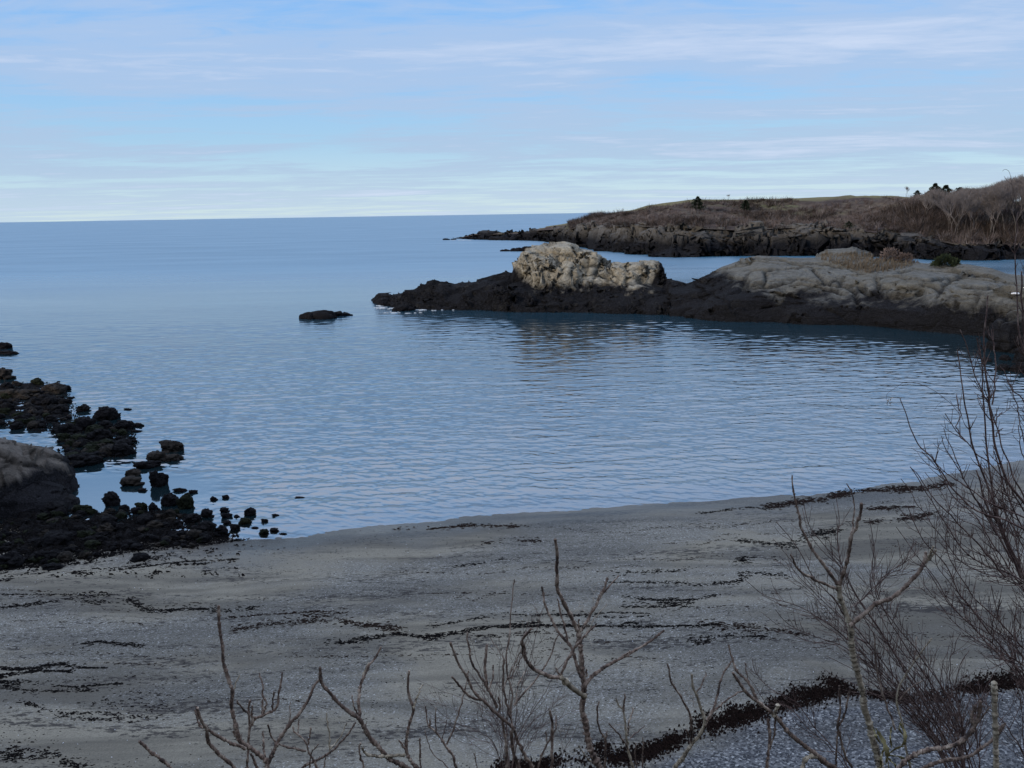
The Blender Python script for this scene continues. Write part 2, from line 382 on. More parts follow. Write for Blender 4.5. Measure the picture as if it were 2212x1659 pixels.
# ------------------------------------------------------------------ shore profile
SHORE_PX = [(-900, 1050), (-300, 1098), (0, 1128), (300, 1150), (520, 1166), (640, 1160), (800, 1138), (1000, 1119), (1200, 1105), (1400, 1089), (1600, 1078), (1800, 1061), (2000, 1036), (2212, 995), (2400, 930), (2650, 860), (2950, 815)]
sh = np.array([ground(*q) for q in SHORE_PX])
def shore_y(x): return np.interp(x, sh[:, 0], sh[:, 1])
BERM_PX = [C5(-600, 1900), C5(300, 1720), C5(640, 1640), C5(1000, 1600), C5(1300, 1590), C5(1550, 1560), C5(1750, 1480), C5(1950, 1400), C5(2200, 1330), C6(800, 1250), C6(1150, 1270), C6(1400, 1235), C6(1676, 1205), C6(2100, 1150)]
bm = np.array([ground(*q, 1.0) for q in BERM_PX])
def berm_y(x): return np.interp(x, bm[:, 0], bm[:, 1])
def terrain_z(x, y):
    x = np.asarray(x, float); y = np.asarray(y, float)
    s = shore_y(x)-y
    sb = np.maximum(shore_y(x)-berm_y(x), 6)
    z = np.where(s < 0, np.maximum(0.055*s, -3.5), 0.052*s)
    b = s-sb
    z = z+0.10*np.clip(b, 0, 5)
    P = np.stack([x, y, 0*x], -1).reshape(-1, 3)
    nz = fbm(P, 0.12, 3, 5).reshape(x.shape)
    n2 = fbm(P*np.array([0.35, 1, 1]), 0.9, 3, 11).reshape(x.shape)
    n3 = fbm(P*np.array([0.6, 1, 1]), 1.6, 3, 15).reshape(x.shape)
    z = z+np.clip(s/6, 0, 1)*(nz*0.10+n2*0.035+n3*0.02)
    # the bluff the viewer stands on, and unseen ground added behind, raised to shade the beach
    toe = 12.5
    bl = np.where(y < toe, (toe-y)*0.93, 0)
    top = 12.35+fbm(P, 0.3, 3, 21).reshape(x.shape)*0.15
    zb = np.minimum(1.5+bl, top)
    back = np.clip((-y-10)/40, 0, 1); zb = zb+34*back*back*(3-2*back)
    zb = zb+fbm(P, 0.25, 4, 31).reshape(x.shape)*0.35*smooth01(0, 4, toe-y)
    z = np.where(y < toe, np.maximum(z, zb), z)
    return z

xs = np.concatenate([np.arange(-420, -30, 5.0), np.arange(-30, 34, 0.22), np.arange(34, 300, 4.0)])
ys = np.concatenate([np.arange(-120, 8, 2.0), np.arange(8, 16, 0.6), np.arange(16, 58, 0.2), np.arange(58, 150, 3.0)])
X, Y = np.meshgrid(xs, ys)
Z = terrain_z(X, Y)
def tz(x, y):
    """ground height read from the beach grid"""
    i = int(np.clip(np.searchsorted(xs, x)-1, 0, len(xs)-2)); j = int(np.clip(np.searchsorted(ys, y)-1, 0, len(ys)-2))
    a = min(max((x-xs[i])/(xs[i+1]-xs[i]), 0), 1); b = min(max((y-ys[j])/(ys[j+1]-ys[j]), 0), 1)
    return float((Z[j, i]*(1-a)+Z[j, i+1]*a)*(1-b)+(Z[j+1, i]*(1-a)+Z[j+1, i+1]*a)*b)
def hit(u, v):
    z = 0.5
    for _ in range(8):
        g = ground(u, v, z); z = tz(g[0], g[1])
    return ground(u, v, z)
o = mesh_obj('beach', np.stack([X, Y, Z], -1).reshape(-1, 3), gridfaces(len(ys), len(xs)), M['beach'])
tag(o, 'grey shingle and sand beach curving round the cove, rising to the bluff', kind='structure')
wig = fbm(np.stack([X, Y, 0*X], -1).reshape(-1, 3), 0.5, 4, 41)
attr(o, 'gravel', smooth01(-0.2, 1.6, (berm_y(X)-Y).ravel()+wig*1.6))
attr(o, 'wet', 1-smooth01(0.04, 0.24, Z.ravel()+wig*0.05))
attr(o, 'bluff', smooth01(13.5, 11.5, Y.ravel()+wig))

# ------------------------------------------------------------------ sea
WAVE = 1.95
fine = np.arange(-0.66, 0.6601, 0.0019)
side = [0.70, 0.78, 0.9, 1.1, 1.5, 2.2, 4.0]
tn = np.concatenate([-np.array(side[::-1]), fine, np.array(side)])
syf = [14.0, 18.0, 22.0, 26.0, 30.0]
while syf[-1] < 170: syf.append(syf[-1]+max(0.055, syf[-1]*0.0016))
st = syf[-1]*0.0016
while syf[-1] < 42000: st *= 1.12; syf.append(syf[-1]+st)
sy = np.array(syf)
Y2, T2 = np.meshgrid(sy, tn, indexing='ij'); X2 = Y2*T2
def rot2(x, y, a): return np.stack([x*math.cos(a)-y*math.sin(a), x*math.sin(a)+y*math.cos(a), 0*x], -1).reshape(-1, 3)
off = (Y2-shore_y(X2)).ravel()
pool = ground(*C1(640, 1030))
pd = np.hypot((X2.ravel()-pool[0])/6.0, (Y2.ravel()-pool[1])/4.0)
yy = Y2.ravel()
calm = 0.55*(1-smooth01(0, 5, off))
calm = np.maximum(calm, 0.12*(1-smooth01(5, 30, off)))
calm = np.maximum(calm, 0.99*(1-smooth01(0.7, 1.7, pd)))
def fade(d0): return 1-smooth01(d0*.6, d0, yy)
m0 = yy < 175
hz = np.zeros(len(yy))
gust = 0.75+0.5*fbm(rot2(X2, Y2, .1)[m0]*np.array([.03, .09, 1]), 1.0, 3, 611)
wv = (0.016*vnoise(rot2(X2, Y2, .12)[m0]*np.array([.28, 1.05, 1]), 1.0, 601)+0.017*vnoise(rot2(X2, Y2, -.18)[m0]*np.array([.6, 2.1, 1]), 1.0, 602)
      +0.013*vnoise(rot2(X2, Y2, .35)[m0]*np.array([1.5, 3.6, 1]), 1.0, 603)*fade(140)[m0]+0.0095*vnoise(rot2(X2, Y2, .8)[m0]*np.array([4.0, 6.2, 1]), 1.0, 604)*fade(95)[m0])
hz[m0] = WAVE*wv*gust*(1-calm[m0])*fade(170)[m0]
o = mesh_obj('sea', np.stack([X2.ravel(), yy, hz], -1), gridfaces(len(sy), len(tn)), M['sea'])
tag(o, 'calm blue sea of the cove reaching to the horizon', kind='structure')
attr(o, 'calm', calm)
attr(o, 'depth', np.maximum(smooth01(0.0, 5.0, off), smooth01(1.8, 1.0, pd)))
attr(o, 'open', smooth01(55, 330, Y2.ravel()))

# ------------------------------------------------------------------ rocks by loft + voxel remesh + broken displacement
def interp_tab(tab, n):
    tab = np.array(tab, float); t = np.linspace(tab[0, 0], tab[-1, 0], n)
    return t, [np.interp(t, tab[:, 0], tab[:, k]) for k in range(1, tab.shape[1])]
def loft(stations, prof, base=-2.5):
    """stations: (u, waterline v, silhouette v, depth to crest); prof: (depth fraction, height fraction)"""
    n = 160
    us, (vw, vs, dp) = interp_tab(stations, n)
    pr = np.array(prof, float)
    rings = []
    for u, a, b, d in zip(us, vw, vs, dp):
        g = ground(u, a); r0 = hdist(g); dx, dy = g[0]/r0, g[1]/r0
        rc = r0+d
        rr = ray(u, b); H = CAMZ+rr[2]/math.hypot(rr[0], rr[1])*rc
        H = max(H, 0.15)
        ring = []
        for f, h in pr:
            r = r0+f*d
            ring.append((dx*r, dy*r, h*H if h > 0 else base*(-h)))
        rings.append(ring)
    V = np.array(rings); m = V.shape[1]
    verts = V.reshape(-1, 3); faces = []
    for i in range(n-1):
        for j in range(m):
            k = (j+1) % m
            faces.append((i*m+j, i*m+k, (i+1)*m+k, (i+1)*m+j))
    faces.append(tuple(range(m))[::-1]); faces.append(tuple((n-1)*m+j for j in range(m)))
    return verts, faces
def ball(c, r, rot=0, nu=20, nv=12):
    verts = []; faces = []
    ca, sa = math.cos(rot), math.sin(rot)
    for i in range(nv+1):
        th = math.pi*i/nv
        for j in range(nu):
            ph = 2*math.pi*j/nu
            x, y, z = r[0]*math.sin(th)*math.cos(ph), r[1]*math.sin(th)*math.sin(ph), r[2]*math.cos(th)
            verts.append((c[0]+ca*x-sa*y, c[1]+sa*x+ca*y, c[2]+z))
    for i in range(nv):
        for j in range(nu):
            k = (j+1) % nu
            faces.append((i*nu+j, (i+1)*nu+j, (i+1)*nu+k, i*nu+k))
    return np.array(verts), faces
def remesh(pieces, voxel):
    V = []; Fc = []; off = 0
    for v, f in pieces:
        V.append(np.asarray(v)); Fc += [tuple(i+off for i in q) for q in f]; off += len(v)
    me = bpy.data.meshes.new('tmp'); me.from_pydata([tuple(a) for a in np.concatenate(V)], [], Fc); me.update()
    import bmesh
    b = bmesh.new(); b.from_mesh(me); bmesh.ops.recalc_face_normals(b, faces=b.faces); b.to_mesh(me); b.free()
    ob = bpy.data.objects.new('tmp', me); COL.objects.link(ob)
    md = ob.modifiers.new('r', 'REMESH'); md.mode = 'VOXEL'; md.voxel_size = voxel
    dg = bpy.context.evaluated_depsgraph_get(); ev = ob.evaluated_get(dg); m2 = ev.to_mesh()
    n = len(m2.vertices); co = np.zeros(n*3); m2.vertices.foreach_get('co', co)
    no = np.zeros(n*3); m2.vertices.foreach_get('normal', no)
    nl = len(m2.loops); li = np.zeros(nl, dtype=np.int32); m2.loops.foreach_get('vertex_index', li)
    quads = all(p.loop_total == 4 for p in list(m2.polygons)[:50])
    fc = li.reshape(-1, 4)
    ev.to_mesh_clear(); bpy.data.objects.remove(ob); bpy.data.meshes.remove(me)
    return co.reshape(-1, 3), no.reshape(-1, 3), fc
def catmull(P, n):
    P = np.asarray(P, float)
    if len(P) < 3:
        t = np.linspace(0, 1, n)[:, None]; return P[0]*(1-t)+P[-1]*t
    Q = np.vstack([2*P[0]-P[1], P, 2*P[-1]-P[-2]]); out = []
    m = len(P)-1; per = max(2, n//m)
    for i in range(m):
        p0, p1, p2, p3 = Q[i:i+4]
        t = np.linspace(0, 1, per, endpoint=False)[:, None]
        out.append(.5*((2*p1)+(-p0+p2)*t+(2*p0-5*p1+4*p2-p3)*t*t+(-p0+3*p1-3*p2+p3)*t**3))
    out.append(P[-1:]); return np.vstack(out)
def flatten(v, n, key, f, amt, seed):
    """press the vertices of every cell toward that cell's own plane: flat broken faces"""
    _, e, c = worley(key, f, seed)
    k = np.floor(c*1013).astype(np.int64); kk = k[:, 0]*73856093 ^ k[:, 1]*19349663 ^ k[:, 2]*83492791
    # opposite sides of a block are separate faces
    dom = np.abs(n).argmax(1)*2+(n[np.arange(len(n)), np.abs(n).argmax(1)] > 0)
    _, inv = np.unique(kk*8+dom, return_inverse=True)
    cnt = np.bincount(inv).astype(float)
    m = np.stack([np.bincount(inv, v[:, i]) for i in range(3)], 1)/cnt[:, None]
    nn = np.stack([np.bincount(inv, n[:, i]) for i in range(3)], 1)
    nn /= np.linalg.norm(nn, axis=1)[:, None]+1e-9
    d = ((v-m[inv])*nn[inv]).sum(1)
    return v-nn[inv]*(d*amt)[:, None], e
def vnormals(v, f):
    a, b, c, d = (v[f[:, i]] for i in range(4)); fn = np.cross(c-a, d-b)
    n = np.zeros_like(v)
    for i in range(4): np.add.at(n, f[:, i], fn)
    return n/(np.linalg.norm(n, axis=1)[:, None]+1e-9)
def craggy(name, pieces, voxel, mat, levels, fb=(0.3, 0.8), strat=1.0, cracks=0.25, crackw=0.08, seed=0, warp=0.5, parent=None, flat=(), cuts=(), cutw=.3, cutd=.5):
    co, no, fc = remesh(pieces, voxel)
    p = co*np.array([1, 1, strat])
    wv = np.stack([fbm(p, 0.25, 3, seed+60+k) for k in range(3)], 1)*warp*2
    p = p+wv
    d = 0; fis = np.zeros(len(p))
    for i, (f, a) in enumerate(levels):
        o_, e = facets(p, f, seed+i*31)
        cw = crackw*(1 if i == 0 else 1.25)
        g_ = np.exp(-(e/cw)**2)
        d = d+o_*a-cracks*a*2*g_
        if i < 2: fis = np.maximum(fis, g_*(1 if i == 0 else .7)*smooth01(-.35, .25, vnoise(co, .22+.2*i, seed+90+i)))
    d = d+fbm(co, fb[1], 5, seed+5)*fb[0]
    keep = 1.0
    v = co+no*(d*keep)[:, None]
    for i, (f, amt, cr) in enumerate(flat):
        nv = vnormals(v, fc)
        v, e = flatten(v, nv, p, f, amt, seed+500+i)
        g_ = np.exp(-(e/.07)**2); v = v-no*(g_*cr)[:, None]
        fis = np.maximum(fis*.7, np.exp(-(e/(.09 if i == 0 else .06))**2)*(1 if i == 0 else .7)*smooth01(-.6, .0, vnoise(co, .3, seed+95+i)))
    if len(cuts):
        from mathutils.bvhtree import BVHTree
        bvh = BVHTree.FromPolygons([Vector(a) for a in v], [tuple(int(i) for i in q) for q in fc])
        dmin = np.full(len(v), 9.0); nrm = vnormals(v, fc)
        for cut in cuts:
            C = catmull([np.array(q, float) for q in cut], 50)
            last = None
            for i, (u_, v_) in enumerate(C):
                loc = bvh.ray_cast(Vector((0, 0, CAMZ)), Vector(ray(u_+math.sin(i*1.7)*.9, v_+math.cos(i*2.3)*.8)).normalized())[0]
                if loc is None: last = None; continue
                loc = np.array(loc); pts_ = [loc]
                if last is not None:
                    dd = np.linalg.norm(loc-last)
                    if dd < 6: pts_ = [last+(loc-last)*t_ for t_ in np.linspace(0, 1, max(2, int(dd/.2)))]
                last = loc
                for q_ in pts_:
                    near = np.abs(v[:, 0]-q_[0]) < 1.2
                    dmin[near] = np.minimum(dmin[near], np.linalg.norm(v[near]-q_, axis=1))
        wj = cutw*(1+.6*vnoise(v, .5, 3))
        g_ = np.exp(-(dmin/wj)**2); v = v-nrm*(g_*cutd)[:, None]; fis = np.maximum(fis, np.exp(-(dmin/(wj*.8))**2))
    o = mesh_obj(name, v, fc, mat, parent, smooth=False)
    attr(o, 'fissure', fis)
    return o

# the joints and ledges that can be made out on each rock
CRAGCUT = [[(1440, 80), (1450, 150), (1430, 230), (1460, 330)], [(1520, 100), (1510, 170), (1540, 210), (1500, 280), (1520, 340)], [(1600, 80), (1620, 150), (1590, 230), (1620, 300)], [(1750, 110), (1750, 180), (1720, 240), (1690, 310)],
 [(1340, 120), (1370, 200), (1330, 250), (1280, 270)], [(1370, 115), (1480, 122), (1560, 132), (1650, 142)], [(1330, 200), (1400, 212), (1500, 200)], [(1640, 200), (1700, 190), (1750, 200)], [(1810, 160), (1790, 210), (1820, 250)], [(1730, 240), (1800, 262), (1850, 290)],
 [(1980, 160), (1990, 230), (1960, 290)], [(2055, 180), (2070, 250), (2090, 290)], [(1470, 300), (1560, 322), (1620, 332)], [(1880, 180), (1900, 240), (1870, 290)], [(1850, 200), (1950, 205), (2040, 200)], [(1660, 110), (1680, 160), (1670, 230)], [(1400, 160), (1410, 250), (1390, 320)]]
DOMECUT = [[(500, 600), (560, 590), (640, 578), (665, 560), (700, 522)], [(620, 705), (640, 650), (680, 612), (800, 602), (950, 592), (1100, 578), (1200, 592), (1300, 622)], [(560, 742), (650, 702), (780, 667), (950, 657), (1050, 672), (1150, 692), (1250, 692)],
 [(600, 722), (700, 706), (820, 692), (900, 672)], [(500, 640), (560, 652), (640, 657), (650, 700)], [(700, 532), (800, 552), (950, 562), (1100, 572), (1200, 602)], [(1200, 640), (1180, 682), (1250, 720), (1270, 770), (1280, 830)], [(1400, 652), (1500, 642), (1650, 662), (1800, 652), (1870, 642)],
 [(1390, 722), (1450, 702), (1550, 712), (1620, 702), (1620, 745)], [(1720, 757), (1750, 702), (1800, 667), (1900, 652), (2060, 672)], [(1500, 622), (1600, 602), (1750, 612), (1900, 622)], [(900, 692), (960, 682), (1080, 702), (1200, 742)], [(1380, 640), (1390, 700), (1400, 760)], [(1290, 700), (1330, 740), (1400, 750)],
 [(840, 545), (950, 580), (1080, 600)], [(750, 610), (760, 650), (740, 690)], [(1020, 600), (1060, 640), (1100, 680)], [(1640, 680), (1720, 700), (1740, 740)], [(1900, 610), (1980, 640), (2060, 650)], [(1850, 690), (1950, 700), (2050, 705)]]
# ---- pale crag with its dark tail
crag_prof = [(-0.05, -1), (0.0, 0.05), (0.10, 0.22), (0.30, 0.34), (0.42, 0.66), (0.60, 0.93), (1.0, 1.0), (1.45, 0.9), (1.8, 0.45), (2.1, -1)]
tail_prof = [(-0.05, -1), (0.0, 0.1), (0.25, 0.45), (0.6, 0.8), (1.0, 1.0), (1.4, 0.8), (1.9, 0.3), (2.1, -1)]
tail = loft([(803, 651, 646, 2), (825, 661, 633, 4), (865, 666, 625, 5), (902, 668, 628, 6), (920, 669, 612, 7), (951, 670, 607, 8), (987, 670, 610, 8), (1022, 671, 603, 9), (1062, 672, 598, 10), (1107, 674, 588, 10), (1150, 675, 585, 10), (1300, 676, 590, 10), (1380, 679, 595, 10), (1441, 681, 610, 9), (1480, 682, 611, 8), (1530, 685, 600, 8), (1570, 690, 600, 8)], tail_prof)
crag = loft([(1108, 667, 600, 6), (1121, 667, 566, 7), (1137, 667, 540, 8), (1176, 668, 530, 9), (1215, 668, 526, 9), (1240, 668, 525, 9), (1255, 668, 533, 9), (1290, 668, 541, 8), (1303, 667, 546, 7), (1314, 667, 570, 5)], crag_prof)
crag2 = loft([(1288, 668, 600, 5), (1310, 670, 575, 7), (1325, 671, 567, 8), (1342, 671, 566, 8), (1374, 671, 567, 8), (1392, 671, 560, 8), (1425, 671, 568, 7), (1436, 671, 590, 6), (1444, 671, 612, 5)], crag_prof)
def lump(u, v, px, py, deep=None, rot=0, back=0.5):
    g = ground(u, v); r = hdist(g); s = r/FPX
    d = deep if deep else px*s*0.7
    k = (r+d*back)/r
    return ball((g[0]*k, g[1]*k, 0.0), (px*s*0.5, d, py*s), rot)
def blob_at(u, v, r, rx, ry, rz, rot=0):
    """an ellipsoid centred on the line of sight (u, v) at horizontal distance r"""
    q = ray(u, v); h = math.hypot(q[0], q[1]); t = r/h
    return ball((q[0]*t, q[1]*t, CAMZ+q[2]*t), (rx, ry, rz), rot)
Rc = hdist(ground(1215, 668))
o = craggy('rocky_outcrop', [tail, crag, crag2,
     blob_at(1175, 600, Rc+3.0, 2.6, 2.5, 3.2, 0.2), blob_at(1225, 606, Rc+2.2, 2.2, 2.2, 2.6), blob_at(1268, 585, Rc+4.5, 2.0, 2.2, 3.0, 0.4), blob_at(1140, 580, Rc+4.5, 1.5, 2, 2.6),
     blob_at(1310, 640, Rc+1.5, 2.6, 2, 2.2), blob_at(1360, 615, Rc+2.5, 2.4, 2.2, 2.2), blob_at(1110, 640, Rc+1, 4, 3, 2.0), blob_at(1190, 655, Rc-0.5, 4, 2.5, 1.6),
     blob_at(1310, 575, Rc+7, 1.3, 1.5, 1.1)],
     0.24, M['crag'], [(0.26, 0.85), (0.6, 0.30)], fb=(0.10, 1.6), strat=0.7, cracks=0.25, crackw=0.08, seed=3, warp=0.15, flat=((0.42, .85, .35), (1.0, .6, .15)), cuts=[[(608+.3948*x, 499+.3948*y) for x, y in c_] for c_ in CRAGCUT], cutw=.24, cutd=.55)
tag(o, 'pale fractured granite crag with a low black tail running left into the sea', 'rock outcrop')

# ---- broad dome of rock to the right
dome_prof = [(-0.02, -1), (0.0, 0.12), (0.015, 0.32), (0.10, 0.42), (0.26, 0.66), (0.48, 0.84), (0.74, 0.95), (1.0, 1.0), (1.35, 0.82), (1.8, 0.4), (2.1, -1)]
dome = loft([(1441, 683, 622, 8), (1479, 684, 612, 12), (1518, 686, 594, 15), (1548, 687, 578, 18), (1587, 690, 562, 21), (1633, 693, 548, 23), (1683, 696, 554, 25), (1748, 699, 557, 26), (1790, 700, 552, 26), (1824, 701, 552, 27), (1901, 706, 560, 27), (1978, 715, 568, 27), (2066, 721, 578, 26), (2131, 727, 584, 25), (2160, 729, 596, 25), (2240, 733, 600, 25), (2330, 737, 604, 25), (2500, 745, 612, 24), (2700, 750, 620, 24)], dome_prof)
def rr_(u, v): return hdist(ground(u, v))
o = craggy('rock_dome', [dome,
     blob_at(1655, 690, rr_(1655, 694)+5.5, 10.5, 7.0, 4.3, 0.05), blob_at(1770, 700, rr_(1770, 700)+4.5, 7.0, 6, 3.8), blob_at(1600, 625, rr_(1600, 690)+15, 6.0, 8, 3.0, 0.2),
     blob_at(2105, 690, rr_(2105, 726)+7.5, 7, 6, 4.6, -0.1), blob_at(2010, 640, rr_(2010, 722)+12, 6, 5, 2.6), blob_at(1920, 655, rr_(1920, 706)+7, 4.5, 5, 2.6), blob_at(2190, 665, rr_(2190, 742)+10, 5, 6, 2.6),
     blob_at(1824, 556, rr_(1824, 701)+32, 4.4, 4, 1.6)],
     0.26, M['dome'], [(0.10, 0.50), (0.32, 0.12)], fb=(0.06, 1.2), strat=2.6, cracks=0.35, crackw=0.05, seed=12, flat=((0.14, .45, .30), (0.6, .30, .06)), cuts=[[(1364.5+.3832*x, 350.9+.3832*y) for x, y in c_] for c_ in DOMECUT], cutw=.32, cutd=.62)
tag(o, 'long rounded grey rock headland with black tide belt at the right of the cove', 'rock headland')

# ---- boulder and small rocks at the foot of the headland, right edge
def boulder(name, u, v, wpx, hpx, mat, label, cat='rock', group=None, seed=0, deep=0.9, vox=None, extra=(), lev=None, smooth=False):
    g = ground(u, v); r = hdist(g); s = r/FPX
    a, hgt = wpx*s*0.5, hpx*s
    c = g*(1+a*deep*0.8/r); c[2] = hgt*0.12
    pc = [ball(c, (a, a*deep, hgt*0.88), rng.uniform(-.3, .3))]
    for (du, dh, fr) in extra:
        pc.append(ball((c[0]+du*a, c[1]-abs(du)*a*0.2, c[2]+dh*hgt), (a*fr, a*fr*deep, hgt*fr), 0.4))
    vx = vox or max(a/16, 0.05)
    k = 1.0/max(a, 0.2)
    return tag(craggy(name, pc, vx, mat, lev or [(0.9*k, 0.16*a), (2.2*k, 0.07*a)], fb=(0.05*a, 2.5*k), cracks=0.35, seed=seed, warp=0.3*a), label, cat, group)
boulder('shore_boulder', 2205, 762, 130, 74, M['dome'], 'large grey-topped boulder with black foot at the right end of the rock headland', seed=4, vox=0.13)
boulder('shore_rock', 2232, 790, 80, 36, M['dome'], 'low grey rock cut by the right edge below the grey-topped boulder', seed=5)
boulder('shore_rock', *C7(1030, 480), 20, 8, M['weedrock'], 'small black rock in the water left of the low grey rock at the right edge', seed=6)
boulder('shore_rock', *C7(1132, 538), 28, 12, M['weedrock'], 'oval black rock in the water nearest below the right headland', seed=7)
boulder('shore_rock', *C7(1240, 548), 34, 16, M['weedrock'], 'black rock at the right edge beside the oval black rock', seed=8)
boulder('shore_rock', *C7(1145, 470), 24, 9, M['weedrock'], 'tiny flat black rock just under the right boulder', seed=9)
# two low rocks awash in the open water
boulder('awash_rock', 688, 689, 88, 15, M['weedrock'], 'longer of the two low black rocks awash left of the crag tail', 'rock', 'rocks awash off the crag tail', seed=21, deep=0.6)
boulder('awash_rock', 736, 683, 50, 9, M['weedrock'], 'flatter smaller black rock awash beside the longer one', 'rock', 'rocks awash off the crag tail', seed=22, deep=0.6)
boulder('awash_rock', 872, 672, 52, 12, M['weedrock'], 'low black rock with white foam just in front of the crag tail', 'rock', seed=23, deep=0.6)
for i, (u, v, a, b) in enumerate([(964, 518.5, 18, 3), (980, 518, 12, 3)]):
    boulder('skerry', u, v, a, b, M['weedrock'], ['leftmost tiny black skerry off the far point', 'tiny black skerry touching the tip of the far point'][i], 'rock', seed=30+i, vox=0.25, deep=0.7)
for i, (u, v, a, b) in enumerate([(1092, 543, 24, 4), (1132, 543, 60, 9)]):
    boulder('skerry', u, v, a, b, M['weedrock'], ['small flat black skerry behind the crag, left one', 'long low black skerry just left of the crag top'][i], 'rock', seed=33+i, vox=0.2, deep=0.5)

# ------------------------------------------------------------------ far headland
FAR = np.array([
 (985, 516, 514, 514, 4), (1026, 518, 505, 503, 10), (1100, 519, 503, 500, 16), (1140, 520, 502, 500, 18), (1165, 521, 495, 491, 24), (1210, 528, 492, 485, 40), (1250, 534, 490, 477, 60), (1290, 541, 488, 464, 80), (1364, 549, 484, 454, 100),
 (1395, 551, 486, 444, 110), (1450, 557, 487, 436, 120), (1491, 556, 489, 431, 125), (1530, 555, 491, 431, 130), (1613, 553, 493, 432, 130), (1700, 552, 488, 429, 130), (1824, 552, 493, 424, 125), (1920, 556, 500, 424, 120), (1990, 560, 508, 430, 110), (2060, 562, 523, 438, 110), (2130, 562, 528, 436, 110), (2212, 561, 531, 434, 110), (2450, 560, 530, 428, 110), (2900, 560, 528, 425, 110)], float)
def far_cols(n):
    u = np.linspace(985, 2900, n)
    return u, [np.interp(u, FAR[:, 0], FAR[:, k]) for k in range(1, 5)]
def rad(u, v, r):
    q = ray(u, v); h = math.hypot(q[0], q[1]); return np.array([q[0]/h*r, q[1]/h*r, CAMZ+q[2]/h*r])
def cliff_depth(u): return 14+8*np.clip((u-1100)/300, 0, 1)
# cliff band
us, (vw, vc, vr, dr) = far_cols(260)
rows = []
prof = [(-0.04, -1), (0, 0.08), (0.12, 0.22), (0.3, 0.36), (0.45, 0.62), (0.7, 0.86), (1.0, 1.0), (1.7, 1.0), (2.4, 0.2), (2.6, -1)]
for u, a, b, c, d in zip(us, vw, vc, vr, dr):
    g = ground(u, a); r0 = hdist(g); cd = min(cliff_depth(u), 0.5*d+6)
    T = rad(u, b, r0+cd); H = max(T[2], 0.4)
    dx, dy = g[0]/r0, g[1]/r0
    rows.append([(dx*(r0+f*cd), dy*(r0+f*cd), h*H if h > 0 else -2.5) for f, h in prof])
V = np.array(rows); m_ = V.shape[1]; fcs = []
for i in range(len(V)-1):
    for j in range(m_):
        k = (j+1) % m_; fcs.append((i*m_+j, i*m_+k, (i+1)*m_+k, (i+1)*m_+j))
fcs.append(tuple(range(m_))[::-1]); fcs.append(tuple((len(V)-1)*m_+j for j in range(m_)))
ex = []
for (u, v, a, b, c) in [(1540, 540, 9, 5, 5), (1500, 552, 10, 4, 3.0), (1625, 515, 7, 5, 5.5), (1440, 552, 10, 5, 3.0), (1385, 545, 8, 5, 3.5), (1740, 520, 8, 5, 6), (1800, 515, 7, 5, 6), (1900, 525, 9, 5, 5), (1680, 525, 6, 5, 5), (2050, 545, 12, 5, 3.5), (2130, 550, 12, 5, 2.5), (1250, 530, 8, 4, 3), (1310, 537, 8, 4, 3), (1960, 535, 8, 4, 4)]:
    ex.append(blob_at(u, v, rr_(u, np.interp(u, FAR[:, 0], FAR[:, 1]))+5, a*0.7, b, c*0.8, 0.2))
o = craggy('rocky_cliff', [(V.reshape(-1, 3), fcs)]+ex, 0.55, M['far'], [(0.06, 3.6), (0.15, 1.5)], fb=(0.5, 0.3), strat=0.8, cracks=0.35, seed=40, warp=1.0, flat=((0.13, .85, .9), (0.33, .7, .4)))
tag(o, 'dark craggy sea cliff running along the foot of the far brown headland', 'cliff')
# hill
us, (vw, vc, vr, dr) = far_cols(520)
rowsn = 60; G = np.zeros((rowsn, len(us), 3)); gr_ = np.zeros((rowsn, len(us)))
for i, (u, a, b, c, d) in enumerate(zip(us, vw, vc, vr, dr)):
    g = ground(u, a); r0 = hdist(g); cd = min(cliff_depth(u), 0.5*d+6)
    T = rad(u, b, r0+cd); Rg = rad(u, c, r0+max(d, cd+4)); zt = max(T[2], 0.3)-0.6; zr = max(Rg[2], 0.2)
    if u < 1180: zr = zr-0.6
    for j in range(rowsn):
        t = j/(rowsn-1)*1.8
        if t <= 1:
            r = r0+cd*0.8+t*(max(d, cd+4)-cd*0.8); z = zt+(zr-zt)*(1-(1-t)**1.35)
        else:
            r = r0+max(d, cd+4)+(t-1)*90; z = zr-(t-1)**2*1.7*(zr+3)
        G[j, i] = (g[0]/r0*r, g[1]/r0*r, z); gr_[j, i] = smooth01(0.72, 0.88, np.array([t]))[0]
P = G.reshape(-1, 3)
amp = np.repeat(np.sin(np.clip(np.linspace(0, 1.8, rowsn), 0, 1)*math.pi)[:, None], len(us), 1).ravel()
hu = np.tile(np.clip((us-1150)/200, 0, 1), rowsn)
P[:, 2] += (fbm(P*np.array([1, 1, 0]), 0.028, 4, 71)*5.0*amp+fbm(P, 0.11, 4, 75)*1.2*(0.15+amp))*hu
HILL = P.reshape(rowsn, len(us), 3)
o = mesh_obj('hill', P, gridfaces(rowsn, len(us))[:, ::-1], M['hill'])
tag(o, 'low brown winter headland with grassy crest across the cove', kind='structure'); attr(o, 'grass', gr_.ravel())
def hill_pt(u, t):
    """a point on the hill: u across, t from cliff (0) to crest (1)"""
    i = (u-985)/(2900-985)*(len(us)-1); j = t/1.8*(rowsn-1)
    i0, j0 = int(i), int(j); fi, fj = i-i0, j-j0
    A = HILL
    return (A[j0, i0]*(1-fi)+A[j0, i0+1]*fi)*(1-fj)+(A[j0+1, i0]*(1-fi)+A[j0+1, i0+1]*fi)*fj

